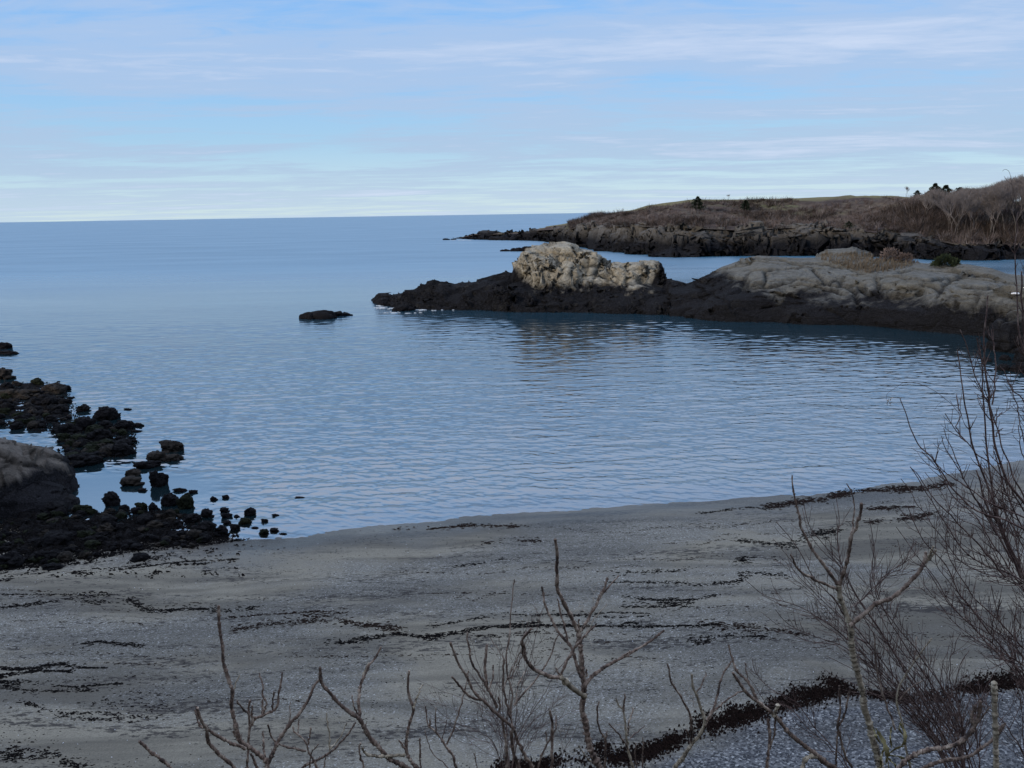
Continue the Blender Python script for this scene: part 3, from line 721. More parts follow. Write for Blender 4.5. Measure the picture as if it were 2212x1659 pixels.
# ------------------------------------------------------------------ tufts, brush, trees
class Acc:
    def __init__(s): s.v = []; s.f = []; s.n = 0
    def add(s, v, f):
        s.v.append(np.asarray(v, float)); s.f.append(np.asarray(f)+s.n); s.n += len(v)
    def build(s, name, mat, parent=None, smooth=False):
        return mesh_obj(name, np.concatenate(s.v), np.concatenate(s.f), mat, parent, smooth)
def flake(acc, p, L, Wd, h, ang):
    n = 7; a = np.arange(n)*2*math.pi/n; r = rng.uniform(.55, 1.15, n)
    x = np.cos(a)*L*r; y = np.sin(a)*Wd*r
    ca, sa = math.cos(ang), math.sin(ang)
    ring = np.stack([p[0]+ca*x-sa*y, p[1]+sa*x+ca*y, np.full(n, p[2]-.015)], 1)
    x2, y2 = x*.55+rng.normal(0, L*.1), y*.5
    ring2 = np.stack([p[0]+ca*x2-sa*y2, p[1]+sa*x2+ca*y2, p[2]+h*rng.uniform(.5, 1.2, n)], 1)
    i = np.arange(n); j = (i+1) % n
    f = np.concatenate([np.stack([i, j, j+n], 1), np.stack([i, j+n, i+n], 1), np.stack([i[1:-1]*0+n, i[1:-1]+n, i[2:]+n], 1)])
    acc.add(np.concatenate([ring, ring2]), f)
def twigball(acc, c, r, h, n, wd, up=0.55):
    """n thin upward splayed triangles filling a rounded clump"""
    c = np.asarray(c)
    a = rng.uniform(0, 2*math.pi, n); e = rng.uniform(0.05, 1, n)**0.7
    base = c+np.stack([np.cos(a)*r*0.35*rng.random(n), np.sin(a)*r*0.35*rng.random(n), rng.uniform(-0.1, 0.35, n)*h], 1)
    tip = c+np.stack([np.cos(a)*r*(1-e*up), np.sin(a)*r*(1-e*up), h*(0.25+0.75*e)*rng.uniform(0.75, 1.05, n)], 1)
    side = np.stack([-np.sin(a+rng.uniform(-1, 1, n)), np.cos(a+rng.uniform(-1, 1, n)), rng.uniform(-0.4, 0.4, n)], 1)*(wd*rng.uniform(0.5, 1.3, n))[:, None]
    v = np.stack([base-side, base+side, tip], 1).reshape(-1, 3)
    acc.add(v, np.arange(3*n).reshape(-1, 3))
a1, a2, a3 = Acc(), Acc(), Acc()
for k in range(5200):
    u = rng.uniform(1230, 2350); t = rng.uniform(0.0, 1.0)**0.8*0.93
    p = hill_pt(u, t)
    q = fbm(p[None]*np.array([1, 1, 0]), 0.03, 3, 91)[0]
    if u < 1960 and (t > 0.82 or t > 0.6 and q < 0.05): continue
    if q < -0.25 and rng.random() < 0.6: continue
    s = rng.uniform(0.6, 1.5)*(1+max(q, 0)*1.2)*(1.0 if u < 1950 else 1.5)
    if q > .16 and rng.random() < .75: s *= 1.15
    twigball(a3 if (q > .16 and rng.random() < .7) else (a1 if rng.random() < 0.6 else a2), p-np.array([0, 0, .2]), 1.6*s, 1.5*s, 26, 0.085)
tag(a1.build('brush', M['brush']), 'low bare reddish brown brush covering the far headland', kind='stuff')
M['brush3'] = plain('dark_thicket', (0.022, 0.016, 0.014), (0.055, 0.042, 0.034), 0.35)
tag(a3.build('brush', M['brush3']), 'dark thickets in patches on the far headland', kind='stuff')
tag(a2.build('brush', M['brush2']), 'low bare greyish brown brush scattered over the far headland', kind='stuff')

def limb(acc, p0, p1, r0, r1, sides=4):
    p0 = np.asarray(p0, float); p1 = np.asarray(p1, float)
    d = p1-p0; L = np.linalg.norm(d)+1e-9; d = d/L
    s = np.cross(d, [0.3, 0.1, 0.95] if abs(d[2]) < 0.9 else [1, 0, 0]); s /= np.linalg.norm(s); t = np.cross(d, s)
    a = np.arange(sides)*2*math.pi/sides
    ring = np.cos(a)[:, None]*s+np.sin(a)[:, None]*t
    v = np.concatenate([p0+ring*r0, p1+ring*r1])
    i = np.arange(sides); j = (i+1) % sides
    acc.add(v, np.stack([i, j, j+sides, i+sides], 1))
def bare_tree(seed, h=9.0):
    r = random.Random(seed); tr, cr = Acc(), Acc()
    def grow(p, d, L, rad_, lev):
        if lev == 0 or rad_ < 0.012: return
        n = 3; q = p
        for i in range(n):
            d2 = d+np.array([r.gauss(0, .10), r.gauss(0, .10), r.gauss(.03, .05)]); d2 /= np.linalg.norm(d2)
            q2 = q+d2*L/n
            limb(tr if lev >= 5 else cr, q, q2, rad_*(1-.25*i/n), rad_*(1-.25*(i+1)/n), 4 if lev > 3 else 3)
            q = q2; d = d2
            if lev <= 5 and i > 0 or lev <= 3:
                k = 1 if lev > 3 else 2
                for _ in range(k):
                    a = r.uniform(0, 6.28); sp_ = r.uniform(.45, .9)
                    dd = d+sp_*np.array([math.cos(a), math.sin(a), r.uniform(-.1, .5)]); dd /= np.linalg.norm(dd)
                    grow(q, dd, L*r.uniform(.55, .8), rad_*.55, lev-1)
        a = r.uniform(0, 6.28)
        for s_ in (0, math.pi):
            dd = d+.45*np.array([math.cos(a+s_), math.sin(a+s_), .2]); dd /= np.linalg.norm(dd)
            grow(q, dd, L*r.uniform(.65, .85), rad_*.66, lev-1)
    grow(np.array([0, 0, -0.5]), np.array([0, 0, 1.0]), h*.36, h*.016, 6)
    return tr, cr
LABT = 'leafless grey-brown tree among the crowded bare wood on the far headland'
protos = []
for i in range(5):
    tr, cr = bare_tree(100+i)
    e = empty('bare_tree', (0, 0, 0), LABT, 'tree', 'bare trees of the far wood')
    a = tr.build('trunk', M['trunk'], e); b = cr.build('crown', M['twigfar'], e)
    protos.append((e, a, b))
used = [False]*5
def place_tree(p, s, k, label=LABT, group='bare trees of the far wood', wide=1.0):
    e, a, b = protos[k]
    if not used[k]: used[k] = True
    else:
        e2 = e.copy(); COL.objects.link(e2)
        for ch in (a, b):
            c = ch.copy(); COL.objects.link(c); c.parent = e2
        e = e2
    e.location = p; e.rotation_euler = (0, 0, rng.uniform(0, 6.28)); e.scale = (s*wide, s*wide, s)
    tag(e, label, 'tree'); 
    if group: e['group'] = group
    elif 'group' in e: del e['group']
TOPV = [(1985, 418), (2005, 406), (2040, 412), (2073, 402), (2100, 403), (2131, 398), (2150, 388), (2169, 381), (2211, 374), (2330, 368)]
cnt = 0
while cnt < 230:
    u = 1992+rng.random()*330; t = rng.uniform(0.08, 0.98)
    if u < 2040 and t < 0.25 or t < .4 and rng.random() < .5: continue
    p = hill_pt(u, t); r = hdist(p)
    q = ray(u, np.interp(u, [a for a, b in TOPV], [b for a, b in TOPV])+rng.exponential(5))
    H = CAMZ+q[2]/math.hypot(q[0], q[1])*r-p[2]
    H = min(H*1.02, 15.5)*(1 if rng.random() < .6 else rng.uniform(.6, 1))
    if H < 2.5: continue
    sz = ['short', 'middling', 'tall'][int(np.clip((H-4)/3.5, 0, 2))]
    wh = 'on the crest' if t > .72 else ('on the slope' if t > .35 else 'at the near foot')
    sd2 = 'beside the dark evergreens' if u < 2080 else ('in the middle' if u < 2160 else 'near the right edge')
    place_tree(p, H/10.5, cnt % 5, f'{sz} leafless tree {wh} of the far wood, {sd2}', wide=rng.uniform(.8, 1.1)); cnt += 1
for (u, t, s, lab) in [(1668+340, 0.35, 0.95, 'pale leafless tree standing out in front of the far wood, left one'), (2138, 0.12, 1.15, 'tall pale leafless tree at the near edge of the far wood by the shore'),
                       (1950, 0.95, 0.4, 'small bare sapling on the crest just left of the dark evergreens'), (1571, 1.0, 0.24, 'tiny bare sapling on the skyline between the two lone evergreens')]:
    place_tree(hill_pt(u, t), s, int(rng.integers(5)), lab, None)

def evergreen(u, t, h, w_, label, name='evergreen_tree', mat='evergreen', group=None, dense=1.0, round_=True):
    p = hill_pt(u, t) if not isinstance(t, np.ndarray) else t
    e = empty(name, p, label, 'tree', group)
    a = Acc(); limb(a, (0, 0, -.4), (0, 0, h*.92), h*.03, h*.008, 6); a.build('trunk', M['trunk'], e)
    c = Acc(); n = int(1500*dense)
    tt = rng.random(n)**0.8; tt = 0.12+0.88*tt
    whorl = 0.75+0.25*np.sin(tt*26+rng.uniform(0, 6)); lop = 1+0.22*np.sin(np.arange(n)*0)
    a_ = rng.uniform(0, 6.28, n)
    lop = 1+0.25*np.sin(a_*2+tt*5)
    prof = np.interp(tt, [.1, .3, .55, .8, 1], [.62, 1, .9, .62, .12]) if round_ else (1-tt)**0.7
    rr = w_*0.5*prof*whorl*lop*rng.random(n)**0.45*(1+.35*vnoise(np.stack([a_*1.1, tt*5, tt*0], 1), 1.0, int(u)))
    c0 = np.stack([np.cos(a_)*rr, np.sin(a_)*rr, tt*h-rr*0.12], 1)
    sz = h*0.045*rng.uniform(.6, 1.3, n)
    d1 = np.stack([np.cos(a_), np.sin(a_), rng.uniform(-.2, .35, n)], 1)*sz[:, None]*1.6
    d2 = rng.normal(0, 1, (n, 3))*sz[:, None]*0.55
    v = np.stack([c0-d1*.5-d2, c0-d1*.3+d2, c0+d1], 1).reshape(-1, 3)
    c.add(v, np.arange(3*n).reshape(-1, 3)); c.build('crown', M[mat], e)
    return e
evergreen(1504, 0.50, 5.4, 5.4, 'round dark evergreen alone on the slope near the left end of the far hill')
evergreen(1607, 0.62, 4.6, 4.2, 'small pointed dark evergreen on the far hillside, right of the round one')
for i, (u, t, h, w_, lab) in enumerate([(1972, 0.93, 3.2, 3.6, 'short dark evergreen at the left end of the far wood'), (2009, 0.8, 6.4, 6.0, 'tallest dark evergreen at the left of the far wood'),
        (2032, 0.85, 6.3, 6.5, 'dark evergreen second from the left among the tall ones of the far wood'), (2062, 0.8, 5.9, 7.0, 'broad dark evergreen at the right of the evergreen clump in the far wood'), (2105, .9, 5.5, 6.0, 'dark evergreen showing between bare trees in the middle of the far wood'), (2150, .7, 7.0, 6.0, 'dark evergreen deep in the far wood toward the right edge'), (2090, .5, 5.5, 6.0, 'low dark evergreen on the slope inside the far wood'), (1996, .55, 5.0, 6.0, 'dark evergreen below the tallest one at the left of the far wood'), (1830, 0.03, 2.4, 3.0, 'tiny dark evergreen bush on top of the far cliff')]):
    evergreen(u, t, h, w_, lab)

# vegetation on the rock headland
def on_dome(u, v, r): return rad(u, v, r)
dome_o = bpy.data.objects['rock_dome']
bpy.context.view_layer.update()
dgr = bpy.context.evaluated_depsgraph_get()
def drop(x, y):
    ok, loc, nn, idx = dome_o.ray_cast(Vector((x, y, 40)), Vector((0, 0, -1)))
    return loc.z if ok else None
def cast(u, v):
    d = Vector(ray(u, v)).normalized()
    ok, loc, nn, idx = dome_o.ray_cast(Vector((0, 0, CAMZ)), d)
    return np.array(loc) if ok else None
g = Acc()
for k in range(1500):
    u = rng.uniform(1775, 1995); v = rng.uniform(548, 590)
    lo = np.interp(u, [1775, 1830, 1880, 1940, 1995], [562, 580, 592, 584, 566])
    if v > lo: continue
    p = cast(u, v)
    if p is None: continue
    s = rng.uniform(0.5, 1.0)
    twigball(g, p-np.array([0, 0, .1]), 0.30*s, 0.95*s*rng.uniform(0.5, 1.5), 10, 0.027, up=0.7)
tag(g.build('dry_grass', M['drygrass']), 'tall dry tawny grass and weeds in the hollow on the rock headland', kind='stuff')
def bush(u, v, w_, h, mat, label, name='shrub', n=500):
    p = cast(u, v)
    if p is None: p = rad(u, v, 120)
    e = empty(name, p, label, 'shrub')
    a = Acc(); limb(a, (0, 0, -.3), (0, 0, h*.5), .08, .04, 5)
    for k in range(5): limb(a, (0, 0, .1), (math.cos(k*1.3)*w_*.3, math.sin(k*1.3)*w_*.3, h*.6), .05, .02, 4)
    a.build('stem', M['trunk'], e)
    c = Acc(); m2 = n
    d = rng.normal(0, 1, (m2, 3)); d /= np.linalg.norm(d, axis=1)[:, None]; d[:, 2] = np.abs(d[:, 2])
    lob = 1+0.22*vnoise(d, 2.2, 3+int(u))
    c0 = d*np.array([w_*.5, w_*.5, h])*(rng.random(m2)**.3*lob)[:, None]
    s = 0.16*rng.uniform(.5, 1.4, m2)
    d1 = d*s[:, None]*1.8; d2 = rng.normal(0, 1, (m2, 3))*s[:, None]*.5
    c.add(np.stack([c0-d2, c0+d2, c0+d1], 1).reshape(-1, 3), np.arange(3*m2).reshape(-1, 3))
    c.build('foliage', M[mat], e)
bush(2042, 574, 3.4, 1.4, 'juniper', 'rounded dark green juniper on the crest of the rock headland', 'juniper_bush', 1400)
bush(1925, 563, 2.8, 1.7, 'brush', 'brown leafless shrub at the right end of the dry grass', 'bare_shrub', 600)
bush(1955, 566, 2.2, 1.2, 'brush', 'smaller brown shrub between the leafless shrub and the juniper', 'bare_shrub', 400)

# white ice and quartz patches on rocks
def pale(u, v, r, a, b, c, label, seed, name='pale_patch'):
    pc = [blob_at(u, v, r, a, b, c)]
    tag(craggy(name, pc, min(a, b, c)/5, M['white'], [(1.2/a, 0.3*c)], fb=(0.3*c, 2/a), cracks=.3, seed=seed, warp=0.2), label, 'ice')
p = cast(2192, 642)
if p is not None: pale(2193, 634, hdist(p)-0.1, 0.45, 0.25, 0.14, 'white ice on the rock headland close to the right edge', 61, 'ice_patch')

# ------------------------------------------------------------------ left shore rocks
pb = ground(*C1(150, 1130)); rb = hdist(pb)
def px2m(w): return w*rb/FPX
pcs = [blob_at(*C1(0, 1050), rb+3.6, 3.9, 3.6, 2.9), blob_at(*C1(-330, 1040), rb+3.0, 4.5, 3.5, 3.4), blob_at(*C1(210, 1060), rb+2.4, 1.9, 2.4, 1.75, .1), blob_at(*C1(0, 1120), rb+1.2, 4, 2.0, 1.2), blob_at(*C1(280, 1060), rb+2.6, 1.5, 1.8, 1.6)]
o = craggy('large_boulder', pcs, 0.09, M['boulder'], [(0.28, 0.22), (0.8, 0.08)], fb=(0.06, 1.2), cracks=.2, seed=57, warp=.4, flat=((.45, .5, .05),))
tag(o, 'huge brown-topped boulder with weedy dark sides at the left edge of the shore', 'boulder')

# dark ledge under the rock field
UP = [(-60, 470), (380, 475), (460, 560), (500, 690), (560, 710), (820, 730), (845, 790), (800, 865), (620, 905), (440, 925), (330, 740), (-60, 700)]
LO = [(-80, 1180), (380, 1130), (560, 1165), (980, 1155), (1225, 1195), (1235, 1265), (1480, 1300), (1200, 1365), (850, 1385), (620, 1430), (400, 1462), (120, 1500), (-80, 1520)]
def inpoly(x, y, poly):
    c = False; j = len(poly)-1
    for i in range(len(poly)):
        xi, yi = poly[i]; xj, yj = poly[j]
        if (yi > y) != (yj > y) and x < (xj-xi)*(y-yi)/(yj-yi)+xi: c = not c
        j = i
    return c
def ledge(poly, name, label, hmax, seed):
    wp = [tuple(hit(*C1(*q))[:2]) for q in poly]
    xs_ = [a for a, b in wp]; ys_ = [b for a, b in wp]
    gx = np.arange(min(xs_)-1, max(xs_)+1, 0.16); gy = np.arange(min(ys_)-1, max(ys_)+1, 0.16)
    Xg, Yg = np.meshgrid(gx, gy)
    Pp = np.stack([Xg.ravel(), Yg.ravel()], 1)
    ins = np.array([inpoly(a, b, wp) for a, b in Pp])
    dm = np.full(len(Pp), 9e9)
    for i in range(len(wp)):
        a = np.array(wp[i]); b = np.array(wp[(i+1) % len(wp)]); ab = b-a
        t = np.clip(((Pp-a)@ab)/(ab@ab), 0, 1); dm = np.minimum(dm, np.linalg.norm(Pp-(a+t[:, None]*ab), axis=1))
    sdv = np.where(ins, dm, -dm)
    P3 = np.stack([Pp[:, 0], Pp[:, 1], 0*Pp[:, 0]], 1)
    fo, e = facets(P3, 1.3, seed); fo2, e2 = facets(P3, 3.1, seed+5)
    sdv = sdv+fbm(P3, 0.9, 4, seed)*0.7
    z0 = np.maximum(terrain_z(Pp[:, 0], Pp[:, 1]), -0.6)
    z0 = np.maximum(z0, -0.12); z = z0-0.5+smooth01(-0.9, 1.6, sdv)*(0.5+hmax)+smooth01(-.3, .6, sdv)*(fo*.28+fo2*.10+fbm(P3, 2.5, 4, seed+3)*.16)
    o = mesh_obj(name, np.stack([Pp[:, 0], Pp[:, 1], z], 1), gridfaces(len(gy), len(gx)), M['weedrock'], smooth=False)
    tag(o, label, 'rock ledge')
    return wp, o
wU, oU = ledge(UP, 'rock_ledge', 'black weed-covered ledge beyond the huge brown-topped boulder', 0.12, 80)
wL, oL = ledge(LO, 'rock_ledge', 'black weed-covered ledge between the tide pool and the sand', 0.07, 85)

# twelve boulder shapes shared by all small shore rocks
shapes = []
for k in range(12):
    v, n, f = remesh([ball((0, 0, 0), (1, rng.uniform(.7, 1), 1), k)]+[ball((rng.uniform(-.5, .5), rng.uniform(-.4, .4), rng.uniform(-.2, .3)), (rng.uniform(.35, .7),)*3, k) for _ in range(3)], 0.085)
    o1, e1 = facets(v, 0.9, 200+k); o2, e2 = facets(v, 2.3, 300+k)
    d = o1*.34+o2*.16-0.10*np.exp(-(e1/.07)**2)+fbm(v, 3.0, 4, 400+k)*.16
    v = v+n*d[:, None]
    v, _ = flatten(v, vnormals(v, f), v, 1.5, .5, 700+k)
    v, _ = flatten(v, vnormals(v, f), v, 3.0, .4, 720+k)
    mx = np.abs(v).max(0); v = v/mx
    me = mesh_obj('boulder', v, f, None, smooth=False); md = me.data; bpy.data.objects.remove(me)
    shapes.append(md)
shape_mats = {}
def shore_rock(x, y, z, a, d, h, label, mat='weedrock', cat='rock', group=None, name='shore_rock', k=None, sink=0.3, rot=None):
    k = int(rng.integers(12)) if k is None else k
    key = (k, mat)
    if key not in shape_mats:
        m2 = shapes[k].copy(); m2.name = name; m2.materials.append(M[mat]); shape_mats[key] = m2
    o = bpy.data.objects.new(name, shape_mats[key]); COL.objects.link(o)
    zc = h*(1-sink)/(2-sink)   # base sits below the surface by a share of its height
    o.scale = (a, d, h/ (2-2*sink))
    o.location = (x, y, z+h-o.scale[2]); o.rotation_euler = (rng.uniform(-.12, .12), rng.uniform(-.12, .12), rng.uniform(-.5, .5) if rot is None else rot)
    return tag(o, label, cat, group)
LR = [
 (30, 150, 90, 42, 'stepped dark rock at the left edge, farthest out', 'weedrock'), (55, 181, 140, 26, 'flat black slab just below the stepped rock at the left edge', 'weedrock'),
 (15, 335, 140, 68, 'brown-streaked rock at the left edge between slab and ledge', 'barerock'), (90, 452, 270, 56, 'long low dark rock above the upper ledge at the left edge', 'barerock'),
 (335, 430, 145, 70, 'square-cut brown and black block at the top end of the upper ledge', 'barerock'), (435, 452, 36, 12, 'tiny rock awash right of the square-cut block', 'weedrock'),
 (512, 530, 84, 42, 'small oval black rock left of the large pointed rock', 'weedrock'), (655, 584, 165, 90, 'large pointed black rock off the upper ledge', 'weedrock'),
 (785, 522, 56, 12, 'sliver of rock awash right of the large pointed rock', 'weedrock'), (535, 646, 125, 84, 'knobbly black rock left below the large pointed rock', 'weedrock'),
 (645, 636, 98, 50, 'rounded black rock right below the large pointed rock', 'weedrock'), (765, 642, 145, 62, 'long black rock right of the rounded one', 'weedrock'),
 (850, 628, 76, 25, 'small wedge rock at the outer end of the long black rock', 'weedrock'), (840, 657, 76, 14, 'thin flat rock awash under the small wedge rock', 'weedrock'),
 (632, 716, 140, 96, 'tall blocky black rock at the outer corner of the upper ledge', 'weedrock'), (740, 800, 190, 96, 'big flat-topped black rock at the right end of the upper ledge', 'weedrock'),
 (1050, 782, 165, 72, 'tilted dark slab standing farthest right off the upper ledge', 'barerock'), (965, 832, 130, 58, 'brown-flecked rock under the tilted slab', 'barerock'),
 (1060, 836, 125, 42, 'flat-ended slab right below the tilted slab', 'barerock'), (890, 882, 190, 46, 'low ramp of rock running down left from the flat-ended slab', 'weedrock'),
 (820, 930, 98, 46, 'dark rock at the upper mouth of the tide pool', 'barerock'), (812, 986, 142, 56, 'flat broad rock at the mouth of the tide pool', 'barerock'),
 (966, 996, 124, 110, 'tallest round boulder right of the tide pool', 'weedrock'), (875, 1021, 56, 20, 'small low rock left of the tallest round boulder', 'weedrock'),
 (685, 1112, 112, 94, 'lone round boulder standing in the still tide pool', 'weedrock'), (500, 1156, 112, 54, 'low weedy rock at the near left rim of the tide pool', 'mossrock'),
 (1108, 1022, 104, 25, 'thin flat rock right below the tallest round boulder', 'weedrock'), (1180, 1035, 60, 25, 'small black rock touching the thin flat rock', 'weedrock'),
 (1045, 1112, 112, 82, 'left of the paired round boulders beside the lower ledge', 'weedrock'), (1145, 1126, 118, 98, 'right of the paired round boulders beside the lower ledge', 'mossrock'),
 (938, 1136, 74, 56, 'small round boulder left of the paired boulders', 'weedrock'), (866, 1146, 84, 62, 'green-tinged rock at the near rim of the tide pool', 'mossrock'), (760, 1142, 64, 42, 'small black rock on the near rim under the pool boulder', 'weedrock'),
 (1307, 1078, 58, 32, 'small rock in open water, left of the two beyond the paired boulders', 'weedrock'), (1385, 1065, 52, 25, 'small rock in open water, right of the two beyond the paired boulders', 'weedrock'),
 (1273, 1180, 84, 56, 'round black rock alone right of the lower ledge', 'weedrock'), (1378, 1146, 64, 28, 'flat rock farthest out of the small cluster right of the ledge', 'weedrock'),
 (1384, 1186, 78, 34, 'flat rock in the middle of the small cluster right of the ledge', 'weedrock'), (1450, 1180, 48, 18, 'little flat rock right of the middle flat rock', 'weedrock'),
 (1537, 1168, 82, 50, 'round black rock standing farthest right in the cove water', 'weedrock'), (1393, 1222, 60, 25, 'small oval rock below the middle flat rock', 'weedrock'),
 (1503, 1222, 90, 44, 'rounded wedge of rock below the farthest right round rock', 'mossrock'), (1438, 1260, 76, 42, 'dark rock left below the rounded wedge', 'weedrock'),
 (1620, 1210, 54, 22, 'small rock right of the rounded wedge', 'weedrock'), (1690, 1170, 56, 14, 'sliver awash right above the small rock', 'weedrock'),
 (1617, 1282, 70, 36, 'mossy green-brown block close to the waterline', 'mossrock'), (1682, 1266, 60, 22, 'low black rock touching the mossy green-brown block', 'weedrock'),
 (1738, 1286, 60, 14, 'flat rock nearest the sand at the water edge', 'weedrock'), (1560, 1250, 60, 14, 'thin flat rock left of the mossy green-brown block', 'weedrock'),
 (1838, 1062, 74, 10, 'sliver of rock awash alone in the open cove', 'weedrock'), (1275, 1262, 120, 56, 'broad black rock at the right end of the lower ledge', 'weedrock'),
 (1355, 1302, 96, 78, 'upright black rock at the outermost tip of the lower ledge', 'weedrock'), (370, 1372, 200, 105, 'big square black boulder in the middle of the lower ledge', 'weedrock'),
 (860, 1450, 130, 50, 'lone black boulder lying on the sand below the lower ledge', 'weedrock'), (330, 1500, 150, 40, 'flattish weedy rock with pale chips on the sand under the ledge', 'weedrock'),
 (225, 486, 70, 40, 'small dark rock behind the upper ledge', 'weedrock'), (330, 480, 60, 30, 'small peaked rock at the top rim of the upper ledge', 'barerock'),
 (60, 1495, 190, 90, 'black rock at the left edge where the lower ledge meets the sand', 'weedrock'), (345, 1160, 170, 70, 'broad black hump at the foot of the huge boulder', 'weedrock'),
]
for i, (x, y, wd, hp, lab, mt) in enumerate(LR):
    g_ = hit(*C1(x, y)); 
    if g_[2] < 0: g_ = ground(*C1(x, y))
    s = hdist(g_)*.35246/FPX
    a = wd*s*.5; h = hp*s*0.9; dd = min(a*.85, max(h*1.3, a*.5))
    k_ = 1+dd*.7/hdist(g_)
    shore_rock(g_[0]*k_, g_[1]*k_, max(g_[2], 0)-0.02, a, dd, h, lab, mt, rot=rng.uniform(-.15, .15))
NEAR = [(x, y, lab) for (x, y, wd, hp, lab, mt) in LR]
def scatter(poly, n, label, group, smin, smax, seed):
    xs_ = [a for a, b in poly]; ys_ = [b for a, b in poly]; k = 0
    while k < n:
        x, y = rng.uniform(min(xs_), max(xs_)), rng.uniform(min(ys_), max(ys_))
        if not inpoly(x, y, poly): continue
        g_ = hit(*C1(x, y))
        s = rng.uniform(smin, smax)*rng.uniform(.6, 1.25)
        z = max(g_[2], 0)
        r = rng.random()
        nb = min(NEAR, key=lambda q: (q[0]-x)**2+4*(q[1]-y)**2)[2]
        nb = ' '.join(nb.split(',')[0].split()[:9])
        sz = 'small' if s < smin+.3*(smax-smin) else ('middling' if s < smin+.62*(smax-smin) else 'big')
        mt = 'mossrock' if r < .2 else ('barerock' if r < .42 else 'weedrock')
        cw = {'mossrock': 'greenish', 'barerock': 'brownish', 'weedrock': 'black'}[mt]
        shore_rock(g_[0], g_[1], z+0.05, s, s*rng.uniform(.6, 1), s*rng.uniform(.55, 1.05), f'{sz} {cw} weedy rock next to the {nb}', mt, group=group, name='weedy_rock'); k += 1
scatter(UP, 170, 'one of the black weed-covered rocks heaped on the upper ledge beyond the huge boulder', 'rocks heaped on the upper ledge', .20, .70, 1)
scatter(LO, 230, 'one of the black weed-covered rocks strewn over the lower ledge beside the sand', 'rocks strewn over the lower ledge', .12, .42, 2)
# shaggy weed over the ledges
g = Acc()
for poly, n in ((UP, 1500), (LO, 2600)):
    k = 0
    xs_ = [a for a, b in poly]; ys_ = [b for a, b in poly]
    while k < n:
        x, y = rng.uniform(min(xs_), max(xs_)), rng.uniform(min(ys_)-10, max(ys_)+25)
        if not inpoly(x, y, poly) and not (poly is LO and y > 1290 and x < 1500 and rng.random() < .06): continue
        p = hit(*C1(x, y)); p[2] = max(p[2], 0)
        o_ = oU if poly is UP else oL
        ok, loc, nn, idx = o_.ray_cast(Vector((p[0], p[1], 5)), Vector((0, 0, -1)))
        if ok: p[2] = max(p[2], loc.z)
        for _ in range(5):
            flake(g, p+np.array([rng.normal(0, .14), rng.normal(0, .10), .0]), rng.uniform(.02, .12), rng.uniform(.01, .035), rng.uniform(.015, .06), rng.normal(0, .6))
        k += 1
tag(g.build('seaweed', M['seaweed']), 'shaggy black seaweed hanging over the left shore ledges', kind='stuff')

# ------------------------------------------------------------------ wrack lines on the beach
def wrack(pts, spread, dens, L, name='seaweed', mat='seaweed', label='', hgt=.03, gap=0.35, into=None):
    c = catmull([np.array(q) for q in pts], 60); acc = into or Acc()
    w3 = np.array([hit(*q) for q in c])
    seg = np.linalg.norm(np.diff(w3[:, :2], axis=0), axis=1); cum = np.concatenate([[0], np.cumsum(seg)])
    n = int(cum[-1]*dens*1.3)
    s = rng.uniform(0, cum[-1], n)
    sd_ = int(cum[-1]*10) % 97
    lane = rng.integers(0, 3, n)
    g1 = vnoise(np.stack([s*.9, lane*5.3+spread*7, s*0], 1), 1, sd_)+.45*vnoise(np.stack([s*3.5, lane*7.7, s*0], 1), 1, sd_+3)
    wnd = vnoise(np.stack([s*.8, lane*3.1, s*0], 1), 1, sd_+5)*.13+(lane-1)*(.05+spread*.9)
    for k in range(n):
        if g1[k] < -1+gap*(1.6 if lane[k] == 1 else 4.2) and rng.random() < .93: continue
        x = np.interp(s[k], cum, w3[:, 0]); y = np.interp(s[k], cum, w3[:, 1])
        y += wnd[k]*(1.35 if spread < .2 else 1)+rng.normal(0, spread*.75)*(1+.7*g1[k])
        x += rng.normal(0, .1)
        z = tz(x, y)
        flake(acc, (x, y, z), L*rng.uniform(.3, 1.6), L*rng.uniform(.10, .32), hgt*rng.uniform(.5, 1.4), rng.normal(0.05, .4))
    if acc.n and into is None: tag(acc.build(name, M[mat]), label, kind='stuff')
